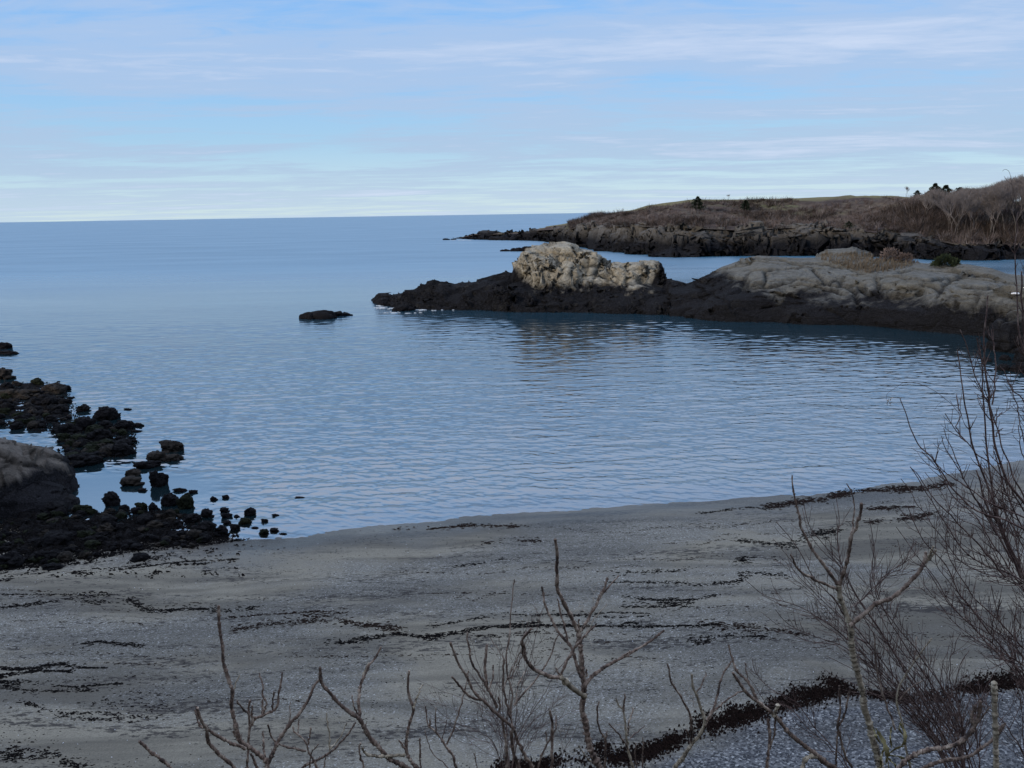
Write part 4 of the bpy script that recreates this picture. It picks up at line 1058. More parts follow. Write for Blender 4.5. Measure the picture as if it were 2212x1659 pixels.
WR = [
 ([C8(-20, 517), C8(150, 500), C8(300, 482), C8(550, 465), C8(800, 474), C8(900, 520), C8(1000, 531), C8(1200, 520), C8(1560, 538)], .085, 55, .20, 'seaweed', 'long dark wrack line wandering across the sand below the left ledge'),
 ([C8(-20, 442), C8(300, 434), C8(700, 437)], .03, 24, .16, 'seaweed', 'thin upper strand of weed at the far left of the sand'),
 ([C8(1430, 642), C8(1650, 612), C8(1900, 590), C8(2100, 600), C8(2212, 622), C4(1850, 722)], .12, 60, .20, 'redweed', 'thick braided wrack patch left of the beach middle'),
 ([C8(1400, 572), C8(1700, 552), C8(1950, 531), C8(2120, 540)], .04, 24, .18, 'redweed', 'thin strand over the braided wrack patch'),
 ([C4(1380, 808), C4(1600, 795), C4(1800, 755), C4(2000, 775), C5(150, 770), C5(400, 730), C5(550, 705), C5(900, 690), C5(1300, 690), C5(1700, 700), C5(2070, 688)], .055, 60, .19, 'seaweed', 'strong black wrack line through the middle of the beach'),
 ([C5(120, 690), C5(400, 640), C5(700, 620), C5(900, 610), C5(1600, 620)], .03, 25, .17, 'seaweed', 'thin line just above the strong black wrack line'),
 ([C5(350, 780), C5(600, 760), C5(900, 740)], .03, 18, .15, 'seaweed', 'thin line just below the strong black wrack line'),
 ([C5(1400, 560), C5(1700, 555), C5(1900, 540)], .05, 32, .18, 'seaweed', 'short weed line right of the beach middle'),
 ([C5(1430, 508), C5(1700, 518), C5(2050, 488)], .05, 34, .18, 'seaweed', 'second short weed line right of the beach middle'),
 ([C5(1300, 400), C5(1700, 412), C5(2200, 400), C6(200, 640), C6(430, 650)], .07, 30, .18, 'seaweed', 'broken weed line reaching toward the right shrubs'),
 ([C5(1370, 340), C5(1700, 320), C5(2200, 262), C6(200, 565), C6(380, 560)], .05, 24, .18, 'seaweed', 'faint upper weed line right of the beach middle'),
 ([C6(0, 912), C6(200, 915), C6(400, 932), C6(540, 968)], .09, 40, .17, 'redweed', 'reddish weed clumps left of the right-hand sumac'),
 ([C6(-60, 995), C6(150, 972), C6(330, 965)], .08, 36, .17, 'seaweed', 'weed clumps under the reddish ones left of the right-hand sumac'),
 ([C6(320, 290), C6(500, 270), C6(700, 235), C6(850, 208), C6(1150, 196), C6(1300, 170)], .17, 75, .26, 'redweed', 'thick red-brown weed mat along the waterline at the right'),
 ([C6(850, 302), C6(1100, 290)], .13, 80, .26, 'redweed', 'red-brown weed patch behind the right-hand sumac'),
 ([C6(860, 380), C6(1230, 325)], .16, 60, .26, 'redweed', 'second red-brown weed patch behind the right-hand sumac'),
 ([C6(180, 468), C6(420, 490), C6(560, 450), C6(720, 405)], .15, 45, .22, 'seaweed', 'dark weed lines crossing behind the right-hand sumac crown'),
 ([C6(-20, 330), C6(200, 300), C6(340, 300)], .08, 30, .22, 'seaweed', 'faint waterline weed left of the red-brown mat'),
 ([C8(440, 766), C8(640, 722), C8(890, 766)], .025, 40, .17, 'seaweed', 'single arched strand of weed at the left'),
 ([C8(-20, 903), C8(170, 890), C8(400, 858), C8(620, 892)], .04, 50, .18, 'seaweed', 'uppermost of the stacked weed lines at the left edge'),
 ([C8(-20, 938), C8(250, 908), C8(440, 912)], .04, 46, .17, 'seaweed', 'second of the stacked weed lines at the left edge'),
 ([C8(-20, 972), C8(230, 970), C8(440, 985), C8(640, 975), C8(760, 965)], .04, 50, .18, 'seaweed', 'third of the stacked weed lines at the left edge'),
 ([C8(-20, 1000), C8(300, 1015), C8(580, 1018)], .03, 30, .15, 'seaweed', 'lowest of the stacked weed lines at the left edge'),
 ([C8(110, 1103), C8(250, 1130), C8(450, 1180), C8(950, 1190)], .03, 24, .14, 'seaweed', 'thin weed line sloping down over the pale sand at the left'),
 ([C8(500, 1120), C8(700, 1090), C8(950, 1100), C8(1100, 1140)], .22, 22, .14, 'seaweed', 'scattered weed clumps left of the left-hand sumac'),
 ([C8(20, 1400), C8(200, 1430), C8(330, 1440), C8(520, 1482)], .09, 60, .17, 'seaweed', 'black weed heap in the bottom left corner'),
 ([C5(-150, 35), C5(150, 35), C5(420, 18), C5(700, 20)], .09, 32, .24, 'redweed', 'brown weed smear at the waterline in the middle'),
 ([C5(420, 138), C5(600, 122), C5(850, 114)], .12, 50, .24, 'redweed', 'dark brown weed streak under the waterline in the middle'),
 ([C5(250, 290), C5(420, 275), C5(620, 240)], .04, 22, .18, 'seaweed', 'faint weed strand under the brown streak'),
 ([C1(430, 1528), C1(650, 1505), C1(900, 1482), C1(1250, 1450), C1(1450, 1435)], .05, 34, .22, 'seaweed', 'thin strands of weed on the sand beneath the lone boulder'),
 ([C1(860, 1440), C1(990, 1420)], .08, 40, .2, 'seaweed', 'weed trailing right from the lone boulder on the sand'),
 ([C1(1250, 1350), C1(1500, 1315)], .07, 40, .22, 'seaweed', 'weed lying at the right end of the lower ledge'),
 ([C1(-20, 1575), C1(60, 1565)], .10, 60, .22, 'seaweed', 'weed clump on the sand at the left edge'),
]
for pts, sp_, dn, L, mt, lab in WR:
    wrack(pts, sp_*1.2, dn*3.2, L*.40, mat=mt, label=lab, hgt=.022, gap=.36)
wrack([C5(560, 1665), C5(800, 1640), C5(1000, 1605), C5(1300, 1595), C5(1550, 1560), C5(1750, 1480), C5(1950, 1400), C5(2200, 1330), C6(640, 1262), C6(800, 1262), C6(1100, 1290), C6(1400, 1245), C6(1700, 1205)],
      .24, 1700, .034, mat='redweed', label='broad dark band of seaweed lying on the shingle berm at the lower right', hgt=.05, gap=0.42)
faint = Acc()
for k in range(75):
    u0 = rng.uniform(-100, 2150) if k < 35 else rng.uniform(1100, 2150); f_ = rng.random()**1.3
    sv = np.interp(u0, [0, 1000, 2212], [1235, 1125, 1030]); v0 = sv+12+f_*(1600-sv)
    if v0 > 1440 and u0 > 1100: continue
    L_ = rng.uniform(90, 420); sl_ = np.interp(v0, [1050, 1250, 1500], [-.10, -.02, .04])+rng.normal(0, .025)
    P_ = [(u0+L_*t_, v0+sl_*L_*t_+rng.normal(0, 4)) for t_ in (0, .25, .5, .75, 1)]
    wrack(P_, rng.uniform(.02, .07), rng.uniform(14, 34), .075, hgt=.015, gap=.5, into=faint)
tag(faint.build('seaweed', M['redweed']), 'faint thin streaks of dark weed drawn along the beach by the tide', kind='stuff')
# loose specks of weed and shell everywhere
acc = Acc(); acc2 = Acc()
for k in range(9000):
    u = rng.uniform(-40, 2260); v = rng.uniform(1130, 1680)
    p = hit(u, v)
    if p[1] > shore_y(p[0])-.3 or p[1] < 14: continue
    if fbm(p[None]*np.array([.25, 1, 0]), .8, 3, 7)[0] < rng.uniform(-.35, .35): continue
    flake(acc, p, rng.uniform(.015, .06), rng.uniform(.006, .016), .012, rng.normal(0, .4))
for k in range(420):
    p = hit(rng.uniform(-40, 2260), rng.uniform(1130, 1680))
    if p[1] > shore_y(p[0])-.3 or p[1] < 14: continue
    flake(acc2, p, rng.uniform(.010, .026), rng.uniform(.008, .018), .02, rng.uniform(0, 3))
tag(acc.build('seaweed_scraps', M['seaweed']), 'small dark scraps of weed strewn over the whole beach', kind='stuff')
tag(acc2.build('shells', M['white']), 'tiny white shells and stones dotted over the beach', kind='stuff')

# coarse shingle on the berm
M['pebA'] = plain('dark_pebble', (0.03, 0.034, 0.042), (0.10, 0.105, 0.12), 6.0)
M['pebB'] = plain('pale_pebble', (0.12, 0.12, 0.125), (0.27, 0.27, 0.27), 6.0)
for mt, n, lab in (('pebA', 9000, 'dark blue-grey pebbles of the shingle berm'), ('pebB', 5200, 'pale grey pebbles of the shingle berm')):
    acc = Acc()
    X_ = rng.uniform(-6, 26, n*2); Y_ = rng.uniform(15.5, 34, n*2); ok = (Y_ < berm_y(X_)+.3-rng.exponential(1.2, n*2)*(rng.random(n*2) < .3)) 
    X_, Y_ = X_[ok][:n], Y_[ok][:n]; Z_ = terrain_z(X_, Y_)
    for x, y, z in zip(X_, Y_, Z_):
        s = rng.uniform(.012, .038)*(1.35 if rng.random() < .06 else 1)
        flake(acc, (x, y, z), s, s*rng.uniform(.6, 1), s*.8, rng.uniform(0, 3))
    tag(acc.build('shingle', M[mt]), lab, kind='stuff')

# foam where the swell meets the rocks
acc = Acc()
for (u, v, n, su, sv) in [(835, 666, 18, 12, 1.0), (905, 670, 22, 34, .6), (860, 676, 12, 20, .8), (822, 660, 8, 4, 1.0), (720, 676, 12, 5, 1), (1000, 519, 20, 20, .5), (1240, 533, 16, 25, 1)]:
    for k in range(n):
        p = ground(u+rng.normal(0, su), v+rng.normal(0, sv)); p[2] = .03
        flake(acc, p, rng.uniform(.15, .7)*hdist(p)/130, rng.uniform(.08, .22)*hdist(p)/130, .05, rng.normal(0, .3))
tag(acc.build('foam', M['foam']), 'thin white foam round the rocks', kind='stuff')

# ------------------------------------------------------------------ foreground shrubs
def tube(acc, pts, radii, sides=8, knob=0.0, seed=0):
    P = np.asarray(pts, float); n = len(P)
    T = np.gradient(P, axis=0); T /= np.linalg.norm(T, axis=1)[:, None]+1e-9
    ref = np.array([0.2, 1.0, 0.1]); ref /= np.linalg.norm(ref)
    A = np.cross(T, ref); A /= np.linalg.norm(A, axis=1)[:, None]+1e-9; B = np.cross(T, A)
    a = np.arange(sides)*2*math.pi/sides
    rad_ = np.asarray(radii)[:, None]*(1+knob*rng.normal(0, .5, (n, sides))*.5)
    V = P[:, None]+(np.cos(a)[None, :, None]*A[:, None]+np.sin(a)[None, :, None]*B[:, None])*rad_[:, :, None]
    i = (np.arange(n-1)[:, None]*sides+np.arange(sides)[None]); j = (np.arange(n-1)[:, None]*sides+(np.arange(sides)[None]+1) % sides)
    f = np.stack([i, j, j+sides, i+sides], -1).reshape(-1, 4)
    V = V.reshape(-1, 3); tip = P[-1]+T[-1]*radii[-1]*.8
    acc.add(V, f)
    k = (n-1)*sides; idx = np.arange(sides)
    acc.add(np.vstack([V[k:k+sides], tip]), np.stack([idx, (idx+1) % sides, idx*0+sides, idx*0+sides], 1))
def px_branch(path, D, r0, r1, dz=0.0, knobs=True, sides=8, name='branch', mat='sumac', parent=None, jit=0.0):
    """path in picture units -> a stem at D metres; dz leans the tip nearer or farther"""
    C = catmull([np.array(q, float) for q in path], max(30, 10*len(path)))
    L = np.concatenate([[0], np.cumsum(np.linalg.norm(np.diff(C, axis=0), axis=1))]); t = L/L[-1]
    nn = max(24, int(L[-1]/2.2)); ts = np.linspace(0, 1, nn)
    C = np.stack([np.interp(ts, t, C[:, 0]), np.interp(ts, t, C[:, 1])], 1)
    wob = vnoise(np.stack([ts*14, ts*0+path[0][0]*.37, ts*0+path[0][1]*.2], 1), 1.0, 3)*(2.0+jit); wob2 = vnoise(np.stack([ts*14, ts*0+path[0][1]*.31, ts*0], 1), 1.0, 8)*(1.6+jit)
    P = np.array([at(u+a, v+b, D+dz*s) for (u, v), s, a, b in zip(C, ts, wob, wob2)])
    R = r0+(r1-r0)*ts
    if knobs:
        ph = rng.uniform(0, 6)
        Lm = L[-1]*D/FPX
        kn = np.clip(np.sin(ts*Lm*95+ph)-.55, 0, 1)*.55
        R = R*(1+kn*.95+.16*rng.normal(0, 1, nn))
    acc = Acc(); tube(acc, P, R, sides, knob=.12 if knobs else .03)
    if knobs and r0 > .0035:
        # leaf scars and buds standing off the bark
        for k in range(int(Lm/.03)):
            i = rng.integers(2, nn-1); a = rng.uniform(0, 6.28)
            T = P[i]-P[i-1]; T /= np.linalg.norm(T)+1e-9
            s = np.cross(T, [0, 1, 0.01]); s /= np.linalg.norm(s)+1e-9; q = np.cross(T, s)
            dd = s*math.cos(a)+q*math.sin(a)+T*.6
            limb(acc, P[i]+dd*R[i]*.4, P[i]+dd*(R[i]*1.3+.0045), .0036, .0018, 5)
    acc.build(name, M[mat], parent, smooth=True)
    return P, R
def foot(path, D):
    """where the stem meets the bluff, below the picture"""
    p = at(path[0][0], path[0][1], D); x, y = p[0], D-0.25
    z = tz(x, y)
    return np.array([x, y, z]), p
def shrub(name, label, cat, conv, D, branches, main=0, group=None, mat='sumac', knobs=True, sub=None, thick=1.0):
    """branches: (points, r0 mm, r1 mm, lean, [mat]); the main one is carried down to the ground"""
    p0 = [conv(*q) for q in branches[main][0]]
    fb, tp = foot(p0, D)
    root = empty(name, tuple(fb), label, cat, group)
    root.location = (0, 0, 0)
    root['label'] = label
    off = fb
    made = []
    for i, br in enumerate(branches):
        path = [conv(*q) for q in br[0]]
        mt = br[4] if len(br) > 4 else mat
        D_ = D+(br[5] if len(br) > 5 else 0)
        before = set(o.name for o in COL.objects)
        P, R = px_branch(path, D_, br[1]*.0014*thick, br[2]*.0017*thick, br[3], knobs, 8, 'stem' if i == main else 'branch', mt, root)
        made.append((P, R))
        if path[0][1] > 1640:      # carry it down to the soil
            q = P[0]; d = P[0]-P[2]; d /= np.linalg.norm(d)
            tgt = fb+np.array([(q[0]-tp[0])*.4, rng.normal(0, .05), -.15])
            n = 16; t = np.linspace(0, 1, n)[:, None]
            mid = q+d*.5
            B = (1-t)**2*q+2*t*(1-t)*mid+t*t*tgt
            acc = Acc(); tube(acc, B, np.linspace(br[1]*.001*thick, br[1]*.0014*thick, n), 8, .1)
            acc.build('stem', M[mt], root, smooth=True)
    # put the empty at the foot without moving the parts
    root.location = tuple(fb)
    for ch in root.children: ch.matrix_parent_inverse = Matrix.Translation(-Vector(fb))
    return root, made

A_ = [([(965, 1760), (950, 1640), (935, 1600), (860, 1540), (790, 1490), (760, 1450), (735, 1330), (715, 1230), (718, 1150), (690, 1060), (660, 930), (650, 830), (632, 690), (628, 565)], 11, 5, .15),
 ([(810, 1525), (700, 1485), (630, 1450), (550, 1400), (530, 1380), (500, 1310), (475, 1240)], 7.5, 4, -.2), ([(520, 1390), (495, 1365), (467, 1268)], 5, 3.5, .05),
 ([(900, 1800), (740, 1665), (680, 1610), (620, 1550), (560, 1490), (540, 1400), (515, 1340), (480, 1250)], 9, 4.5, -.25),
 ([(955, 1640), (1000, 1550), (1045, 1450), (1110, 1360), (1170, 1290), (1230, 1200), (1270, 1110), (1310, 1060)], 9, 4.5, .2),
 ([(818, 1800), (820, 1655), (822, 1500), (835, 1400), (830, 1280), (835, 1200)], 7, 4, .1, 'sumac', .15), ([(835, 1390), (870, 1330), (940, 1295), (1015, 1250), (1040, 1120), (1058, 1015)], 6.5, 3.5, .15, 'sumac', .2),
 ([(925, 1300), (925, 1150), (908, 1020)], 4.5, 3, .1, 'sumac', .3), ([(990, 1265), (998, 1140)], 4, 2.8, 0, 'sumac', .3), ([(925, 1300), (945, 1240), (945, 1190)], 4, 3, 0, 'sumac', .28), ([(880, 1325), (810, 1275), (770, 1230), (750, 1200)], 5, 3, -.1, 'sumac', .22),
 ([(716, 1170), (740, 1090), (770, 1030)], 3.2, 2, .1, 'sumacpale', .1), ([(935, 1590), (930, 1500), (925, 1410)], 5, 3, .1, 'sumac', .1), ([(780, 1490), (745, 1450), (725, 1410)], 5, 3, 0, 'sumac', .05), ([(910, 1700), (870, 1620), (845, 1560)], 6, 4, 0),
 ([(855, 1370), (850, 1290), (855, 1240)], 4, 3, 0, 'sumac', .2)]
shrub('sumac_shrub', 'leftmost leafless sumac with a tall single shoot rising on its left', 'shrub', C4, 5.0, A_, group='leafless sumacs in the foreground')
A2 = [([(1310, 1800), (1290, 1655), (1240, 1550), (1215, 1480), (1150, 1420), (1125, 1375)], 6, 3, .1), ([(1230, 1500), (1240, 1440), (1250, 1385)], 4, 3, 0, 'sumac', .05), ([(1160, 1430), (1170, 1330)], 3, 2.2, .05, 'sumac', .1), ([(1215, 1540), (1080, 1515), (1010, 1475), (975, 1420), (955, 1370)], 5, 3, -.1),
 ([(1150, 1790), (1190, 1655), (1320, 1590), (1420, 1520), (1500, 1430), (1555, 1350)], 7, 3, .2), ([(1380, 1540), (1375, 1430), (1355, 1290)], 4, 2.4, .05, 'sumacpale', .1), ([(1385, 1525), (1450, 1450), (1495, 1350)], 3.4, 2, .05, 'sumacpale', .1), ([(1100, 1380), (1110, 1300), (1108, 1215)], 2.6, 1.8, .05, 'sumac', .1), ([(1330, 1700), (1345, 1620), (1350, 1560)], 3, 2, 0), ([(1240, 1655), (1255, 1560), (1300, 1500)], 4, 2.5, 0)]
shrub('sumac_shrub', 'low leafless sumac between the two larger ones at the lower left', 'shrub', C4, 5.5, A2, group='leafless sumacs in the foreground')
B_ = [([(2000, 1760), (1900, 1655), (1790, 1600), (1710, 1520), (1640, 1430), (1580, 1330), (1500, 1270), (1440, 1220), (1375, 1140), (1325, 1080), (1310, 980)], 11, 5, -.2),
 ([(1580, 1315), (1575, 1220), (1580, 1130), (1600, 1060), (1650, 960), (1690, 900), (1725, 840)], 7, 3.5, .2), ([(1570, 1300), (1545, 1240), (1530, 1170)], 3.5, 2.2, 0), ([(1600, 1060), (1620, 990), (1645, 945)], 4, 3, .1, 'sumacpale', .1),
 ([(2050, 1790), (1980, 1665), (1930, 1610), (1900, 1550), (1900, 1440), (1930, 1320), (1945, 1260), (1920, 1170), (1910, 1060), (1918, 1000)], 9, 4, .1, 'sumac', .1), ([(1945, 1250), (1975, 1170), (2005, 1090)], 4.5, 2, .1, 'sumacpale', .15),
 ([(1890, 1570), (1800, 1575), (1700, 1580), (1620, 1560), (1595, 1520)], 7, 4.5, -.2, 'sumacpale'), ([(1620, 1790), (1610, 1655), (1580, 1560), (1582, 1490)], 5, 3, 0, 'sumac', .2), ([(1998, 1790), (1995, 1655), (1990, 1460)], 4, 2, 0, 'sumac', .2), ([(1895, 1540), (1870, 1500), (1850, 1475)], 4, 3, 0)]
shrub('sumac_shrub', 'forked leafless sumac with a thick arm slanting up to the left', 'shrub', C4, 4.8, B_, group='leafless sumacs in the foreground')
shrub('sumac_shoot', 'short bare shoot slanting alone at the lower left corner', 'shrub', C4, 4.7, [([(700, 1900), (480, 1760), (330, 1680), (270, 1630), (215, 1590), (150, 1530), (90, 1475)], 8, 5, -.1)])
D_ = [([(300, 1800), (280, 1655), (250, 1570), (200, 1490), (140, 1420), (95, 1370), (75, 1290), (72, 1240)], 7, 3, .1), ([(140, 1415), (140, 1330), (142, 1250)], 3.5, 2.2, 0, 'sumac', .05), ([(215, 1500), (260, 1400), (300, 1270), (345, 1100), (360, 1000)], 4.5, 2.4, .1, 'sumac', .1), ([(100, 1375), (100, 1330)], 3.5, 3, 0, 'sumac', .05),
  ([(35, 1800), (35, 1655), (33, 1560), (34, 1460)], 4, 2.2, 0), ([(250, 1700), (190, 1620), (120, 1560), (85, 1470), (70, 1400)], 2.5, 1.5, 0), ([(430, 1750), (410, 1600), (395, 1555)], 3, 2, 0), ([(180, 1480), (200, 1390), (215, 1330)], 2.5, 1.6, 0, 'twig', .1)]
shrub('sumac_shrub', 'small thin sumac left of the spreading many-armed one', 'shrub', C5, 5.6, D_, group='leafless sumacs in the foreground')
E_ = [([(710, 1790), (700, 1655), (670, 1560), (655, 1420), (660, 1380), (590, 1320), (520, 1260), (450, 1190), (390, 1130), (350, 1040), (290, 940), (240, 810)], 9, 3.8, -.2), ([(450, 1200), (370, 1170), (300, 1100), (250, 1045)], 5.5, 3.5, -.1, 'sumac', -.1),
 ([(560, 1250), (500, 1140), (470, 1080), (400, 970), (370, 880), (350, 740)], 6.5, 3, .1), ([(490, 1120), (475, 1000), (480, 900), (490, 820)], 7, 4.5, .1, 'sumac', .05), ([(655, 1340), (620, 1230), (600, 1110), (600, 1000), (600, 910)], 6, 3.5, .1), ([(660, 1380), (650, 1250), (660, 1150), (625, 1000), (620, 870), (640, 740), (645, 620), (660, 500), (672, 380)], 5, 1.8, .3),
 ([(800, 1790), (790, 1655), (740, 1570), (700, 1480), (670, 1400)], 8, 6, 0), ([(625, 1790), (620, 1655), (615, 1500), (590, 1330)], 7, 4, 0, 'sumac', .1), ([(670, 1230), (760, 1120), (830, 1040), (900, 930), (970, 750)], 4.5, 2.2, .2), ([(500, 1120), (525, 1050), (530, 960)], 4, 2.8, .1),
 ([(605, 1100), (660, 980), (700, 900), (720, 860)], 3.5, 2, .1), ([(620, 1050), (655, 1040), (690, 960), (730, 900)], 3, 2, .1), ([(570, 1290), (575, 1230), (560, 1180)], 4, 3, 0), ([(680, 1230), (700, 1100), (740, 1000)], 3.2, 1.8, .2), ([(610, 930), (560, 850), (500, 760)], 2, 1.2, .1), ([(350, 1040), (360, 1000)], 3.5, 2.5, 0)]
shrub('sumac_shrub', 'spreading many-armed bush just left of the tallest central sumac', 'shrub', C5, 5.2, E_, group='leafless sumacs in the foreground')
F_ = [([(1320, 1830), (1250, 1655), (1200, 1560), (1165, 1450), (1150, 1330), (1130, 1250), (1140, 1180), (1145, 1090), (1135, 1000), (1125, 880), (1115, 800), (1110, 740)], 14.5, 9, .1),
 ([(1110, 745), (1060, 640), (1020, 560), (985, 490), (965, 450), (960, 330), (960, 200), (948, 110)], 9, 5, -.1, 'sumac', .1), ([(1115, 735), (1160, 670), (1200, 600), (1240, 520), (1280, 440), (1300, 370)], 7.5, 4, .15, 'sumac', .1), ([(1245, 515), (1310, 430), (1380, 355)], 5, 2, .1, 'sumac', .2),
 ([(1135, 1060), (1100, 980), (1075, 890), (1060, 840), (1010, 780), (960, 720), (920, 640), (885, 560), (862, 430)], 8, 3.6, .2, 'sumac', .05), ([(1040, 810), (1010, 690), (985, 600), (968, 510)], 4.5, 3, .1, 'sumac', .15),
 ([(1145, 1100), (1190, 1050), (1250, 1000), (1320, 955), (1400, 915), (1490, 860), (1590, 800), (1690, 725)], 8.5, 4, .3, 'sumac', 0), ([(1400, 915), (1430, 885), (1460, 860)], 4, 3, 0, 'sumac', .15),
 ([(1150, 1170), (1100, 1140), (1040, 1090), (985, 1040)], 10, 9.5, -.2, 'sumacpale', 0), ([(985, 1040), (920, 1040), (850, 1010), (790, 970), (750, 920), (725, 840), (735, 770), (790, 715)], 8.5, 4, -.2, 'sumac', -.2), ([(765, 940), (742, 880), (738, 825)], 5, 4, 0, 'sumac', -.35),
 ([(975, 1040), (1010, 970), (1050, 890), (1090, 830), (1150, 760), (1230, 680)], 6.5, 3, .1, 'sumac', -.2), ([(985, 1030), (960, 1000), (955, 975)], 4, 3, 0, 'sumac', -.2), ([(1112, 780), (1108, 700), (1110, 650)], 3.5, 2.5, 0, 'sumac', .1),
 ([(1165, 1040), (1160, 990)], 4, 3, 0, 'sumac', .05), ([(1090, 815), (1105, 780)], 3, 2, 0, 'sumac', -.1), ([(1160, 760), (1220, 640), (1300, 550)], 2.4, 1.4, 0, 'fluff', 0)]
rF, mF = shrub('sumac_tree', 'tallest central leafless sumac with an upright shoot and wide right arm', 'tree', C5, 5.0, F_, thick=1.0)
# withered fibre hanging in the forks
def fibres(u, v, D, n, size, parent):
    acc = Acc()
    for k in range(n):
        c = at(u+rng.normal(0, size*.25), v+rng.normal(0, size*.4), D+rng.normal(0, .02)); q = [c]
        d = np.array([rng.normal(0, .5), rng.normal(0, .5), rng.normal(-.2, .8)])
        for i in range(5):
            d = d+rng.normal(0, .5, 3); q.append(q[-1]+d/np.linalg.norm(d)*size*D/FPX*.22)
        tube(acc, np.array(q), np.linspace(.0013, .0006, 6), 4)
    o = acc.build('withered_strand', M['fluff'], parent, smooth=True)
    o.matrix_parent_inverse = parent.children[0].matrix_parent_inverse
for (x, y, s, n) in [(1165, 700, 26, 14), (1215, 480, 22, 9), (1140, 590, 18, 7)]:
    fibres(*C5(x, y), 5.12, n, s, rF)
def simple(lab, conv, D, brs, **k): return shrub(k.pop('name', 'sumac_shoot'), lab, 'shrub', conv, D, brs, **k)
simple('straight brown shoot rising alone left of the central sumac trunk', C5, 5.1, [([(925, 1790), (925, 1655), (930, 1500), (930, 1380), (918, 1270)], 6.5, 4.5, 0), ([(820, 1790), (840, 1640), (880, 1520), (960, 1385)], 4.5, 3, .1), ([(955, 1380), (955, 1300)], 3, 2, .1, 'sumac', .1), ([(895, 1480), (885, 1410)], 2.6, 2, 0, 'sumac', .1)])
rG, _ = simple('wavy bare shoot rising just right of the central sumac trunk', C5, 5.2, [([(1290, 1790), (1290, 1655), (1290, 1480), (1250, 1400), (1235, 1300), (1243, 1210)], 5.5, 3, 0), ([(1290, 1490), (1300, 1410)], 3.5, 2.5, 0), ([(1215, 1640), (1150, 1570), (1110, 1505)], 3, 1.8, 0, 'sumacpale')])
rH, _ = simple('tufted bare shoot with papery strands over the black weed band', C5, 5.0, [([(1500, 1800), (1480, 1655), (1440, 1540), (1430, 1400), (1410, 1280), (1380, 1230), (1360, 1190)], 6.5, 3, 0, 'sumacpale'), ([(1410, 1275), (1418, 1210), (1425, 1160)], 4, 2.6, 0), ([(1440, 1440), (1450, 1350), (1480, 1255)], 4, 2.6, .1), ([(1445, 1530), (1380, 1430), (1310, 1360)], 4, 2.4, -.1), ([(1450, 1460), (1500, 1420), (1560, 1370)], 2.5, 1.4, .1, 'twig'), ([(1545, 1800), (1545, 1655), (1540, 1450)], 3.8, 2, 0), ([(1500, 1640), (1490, 1560), (1500, 1490)], 3, 2, 0)])
fibres(*C5(1432, 1400), 5.0, 12, 30, rH); fibres(*C5(975, 1420), 5.1, 8, 30, rG)
rI, _ = shrub('sumac_shrub', 'fan-shaped sumac crown standing over the black weed band', 'shrub', C5, 5.0, [([(1690, 1800), (1750, 1680), (1850, 1540), (1900, 1470), (1930, 1430), (1960, 1350), (1920, 1200), (1880, 1110), (1875, 1025)], 10, 4, 0, 'sumacpale'),
  ([(1870, 1480), (1870, 1330), (1860, 1290), (1800, 1170), (1740, 1080), (1710, 950)], 5.5, 3, -.1), ([(1960, 1370), (2020, 1260), (2050, 1150), (2080, 1030), (2140, 940)], 6, 3, .2), ([(1970, 1340), (2060, 1240), (2150, 1170), (2230, 1130)], 4.5, 2.6, .2), ([(1860, 1450), (1840, 1400)], 5, 3, 0), ([(1900, 1160), (1940, 1100), (1975, 1010)], 3.2, 1.8, .1)], group='leafless sumacs in the foreground')
fibres(*C5(1885, 1200), 5.0, 12, 26, rI)
H_ = [([(960, 1830), (940, 1750), (910, 1600), (870, 1450), (840, 1330), (815, 1200), (790, 1100), (775, 1000), (765, 910), (740, 830), (715, 760), (705, 700)], 16, 8.5, .1, 'sumacpale'),
 ([(700, 695), (650, 620), (600, 560), (550, 480), (510, 400), (490, 300), (465, 180), (462, 125)], 8, 2.2, .1, 'sumac', .1), ([(705, 705), (740, 600), (760, 520), (770, 450), (800, 390), (828, 275)], 8, 5, -.1, 'sumac', .1), ([(705, 730), (640, 700), (560, 660), (500, 620), (450, 540)], 6, 3, -.2, 'sumac', .1),
 ([(768, 450), (785, 340), (780, 240), (745, 170)], 3.4, 1.6, .1, 'sumac', .1), ([(765, 915), (840, 850), (920, 790), (990, 765), (1060, 700), (1120, 640), (1155, 580), (1165, 530)], 10, 6, .2, 'sumac', 0), ([(1155, 590), (1180, 545), (1200, 500)], 5.5, 4.5, 0, 'sumacpale', .2), ([(1160, 585), (1195, 550), (1215, 520)], 5, 4.5, 0, 'sumacpale', .2),
 ([(760, 900), (740, 870), (700, 800), (665, 750)], 3.5, 2, 0, 'twig', .1), ([(505, 380), (500, 330)], 5, 3, 0, 'sumac', .15)]
rS, _ = shrub('sumac_tree', 'right-hand leafless sumac with a pale trunk and forked crown over the shingle', 'tree', C6, 5.0, H_)
shrub('sumac_shrub', 'long leafless arm rising up left from the bottom edge over the shingle', 'shrub', C6, 4.9, [([(860, 1780), (760, 1710), (680, 1655), (600, 1600), (520, 1540), (440, 1470), (370, 1380), (300, 1320), (230, 1270), (180, 1200), (155, 1160)], 12, 4.5, -.2), ([(280, 1310), (240, 1220), (180, 1160), (150, 1090), (130, 1015)], 6, 3, .1, 'sumac', -.1), ([(370, 1390), (375, 1360), (390, 1330)], 7, 6, 0, 'sumacpale', -.15), ([(640, 1630), (600, 1600), (555, 1600), (530, 1620), (512, 1670)], 9, 7, -.2, 'sumacpale', 0), ([(270, 1300), (230, 1190), (215, 1110)], 3, 2, 0), ([(335, 1400), (345, 1500), (330, 1655), (330, 1750)], 6, 5, -.1, 'sumac', -.1), ([(375, 1400), (370, 1480), (345, 1560)], 4, 3, 0, 'sumac', -.1)], group='leafless sumacs in the foreground')
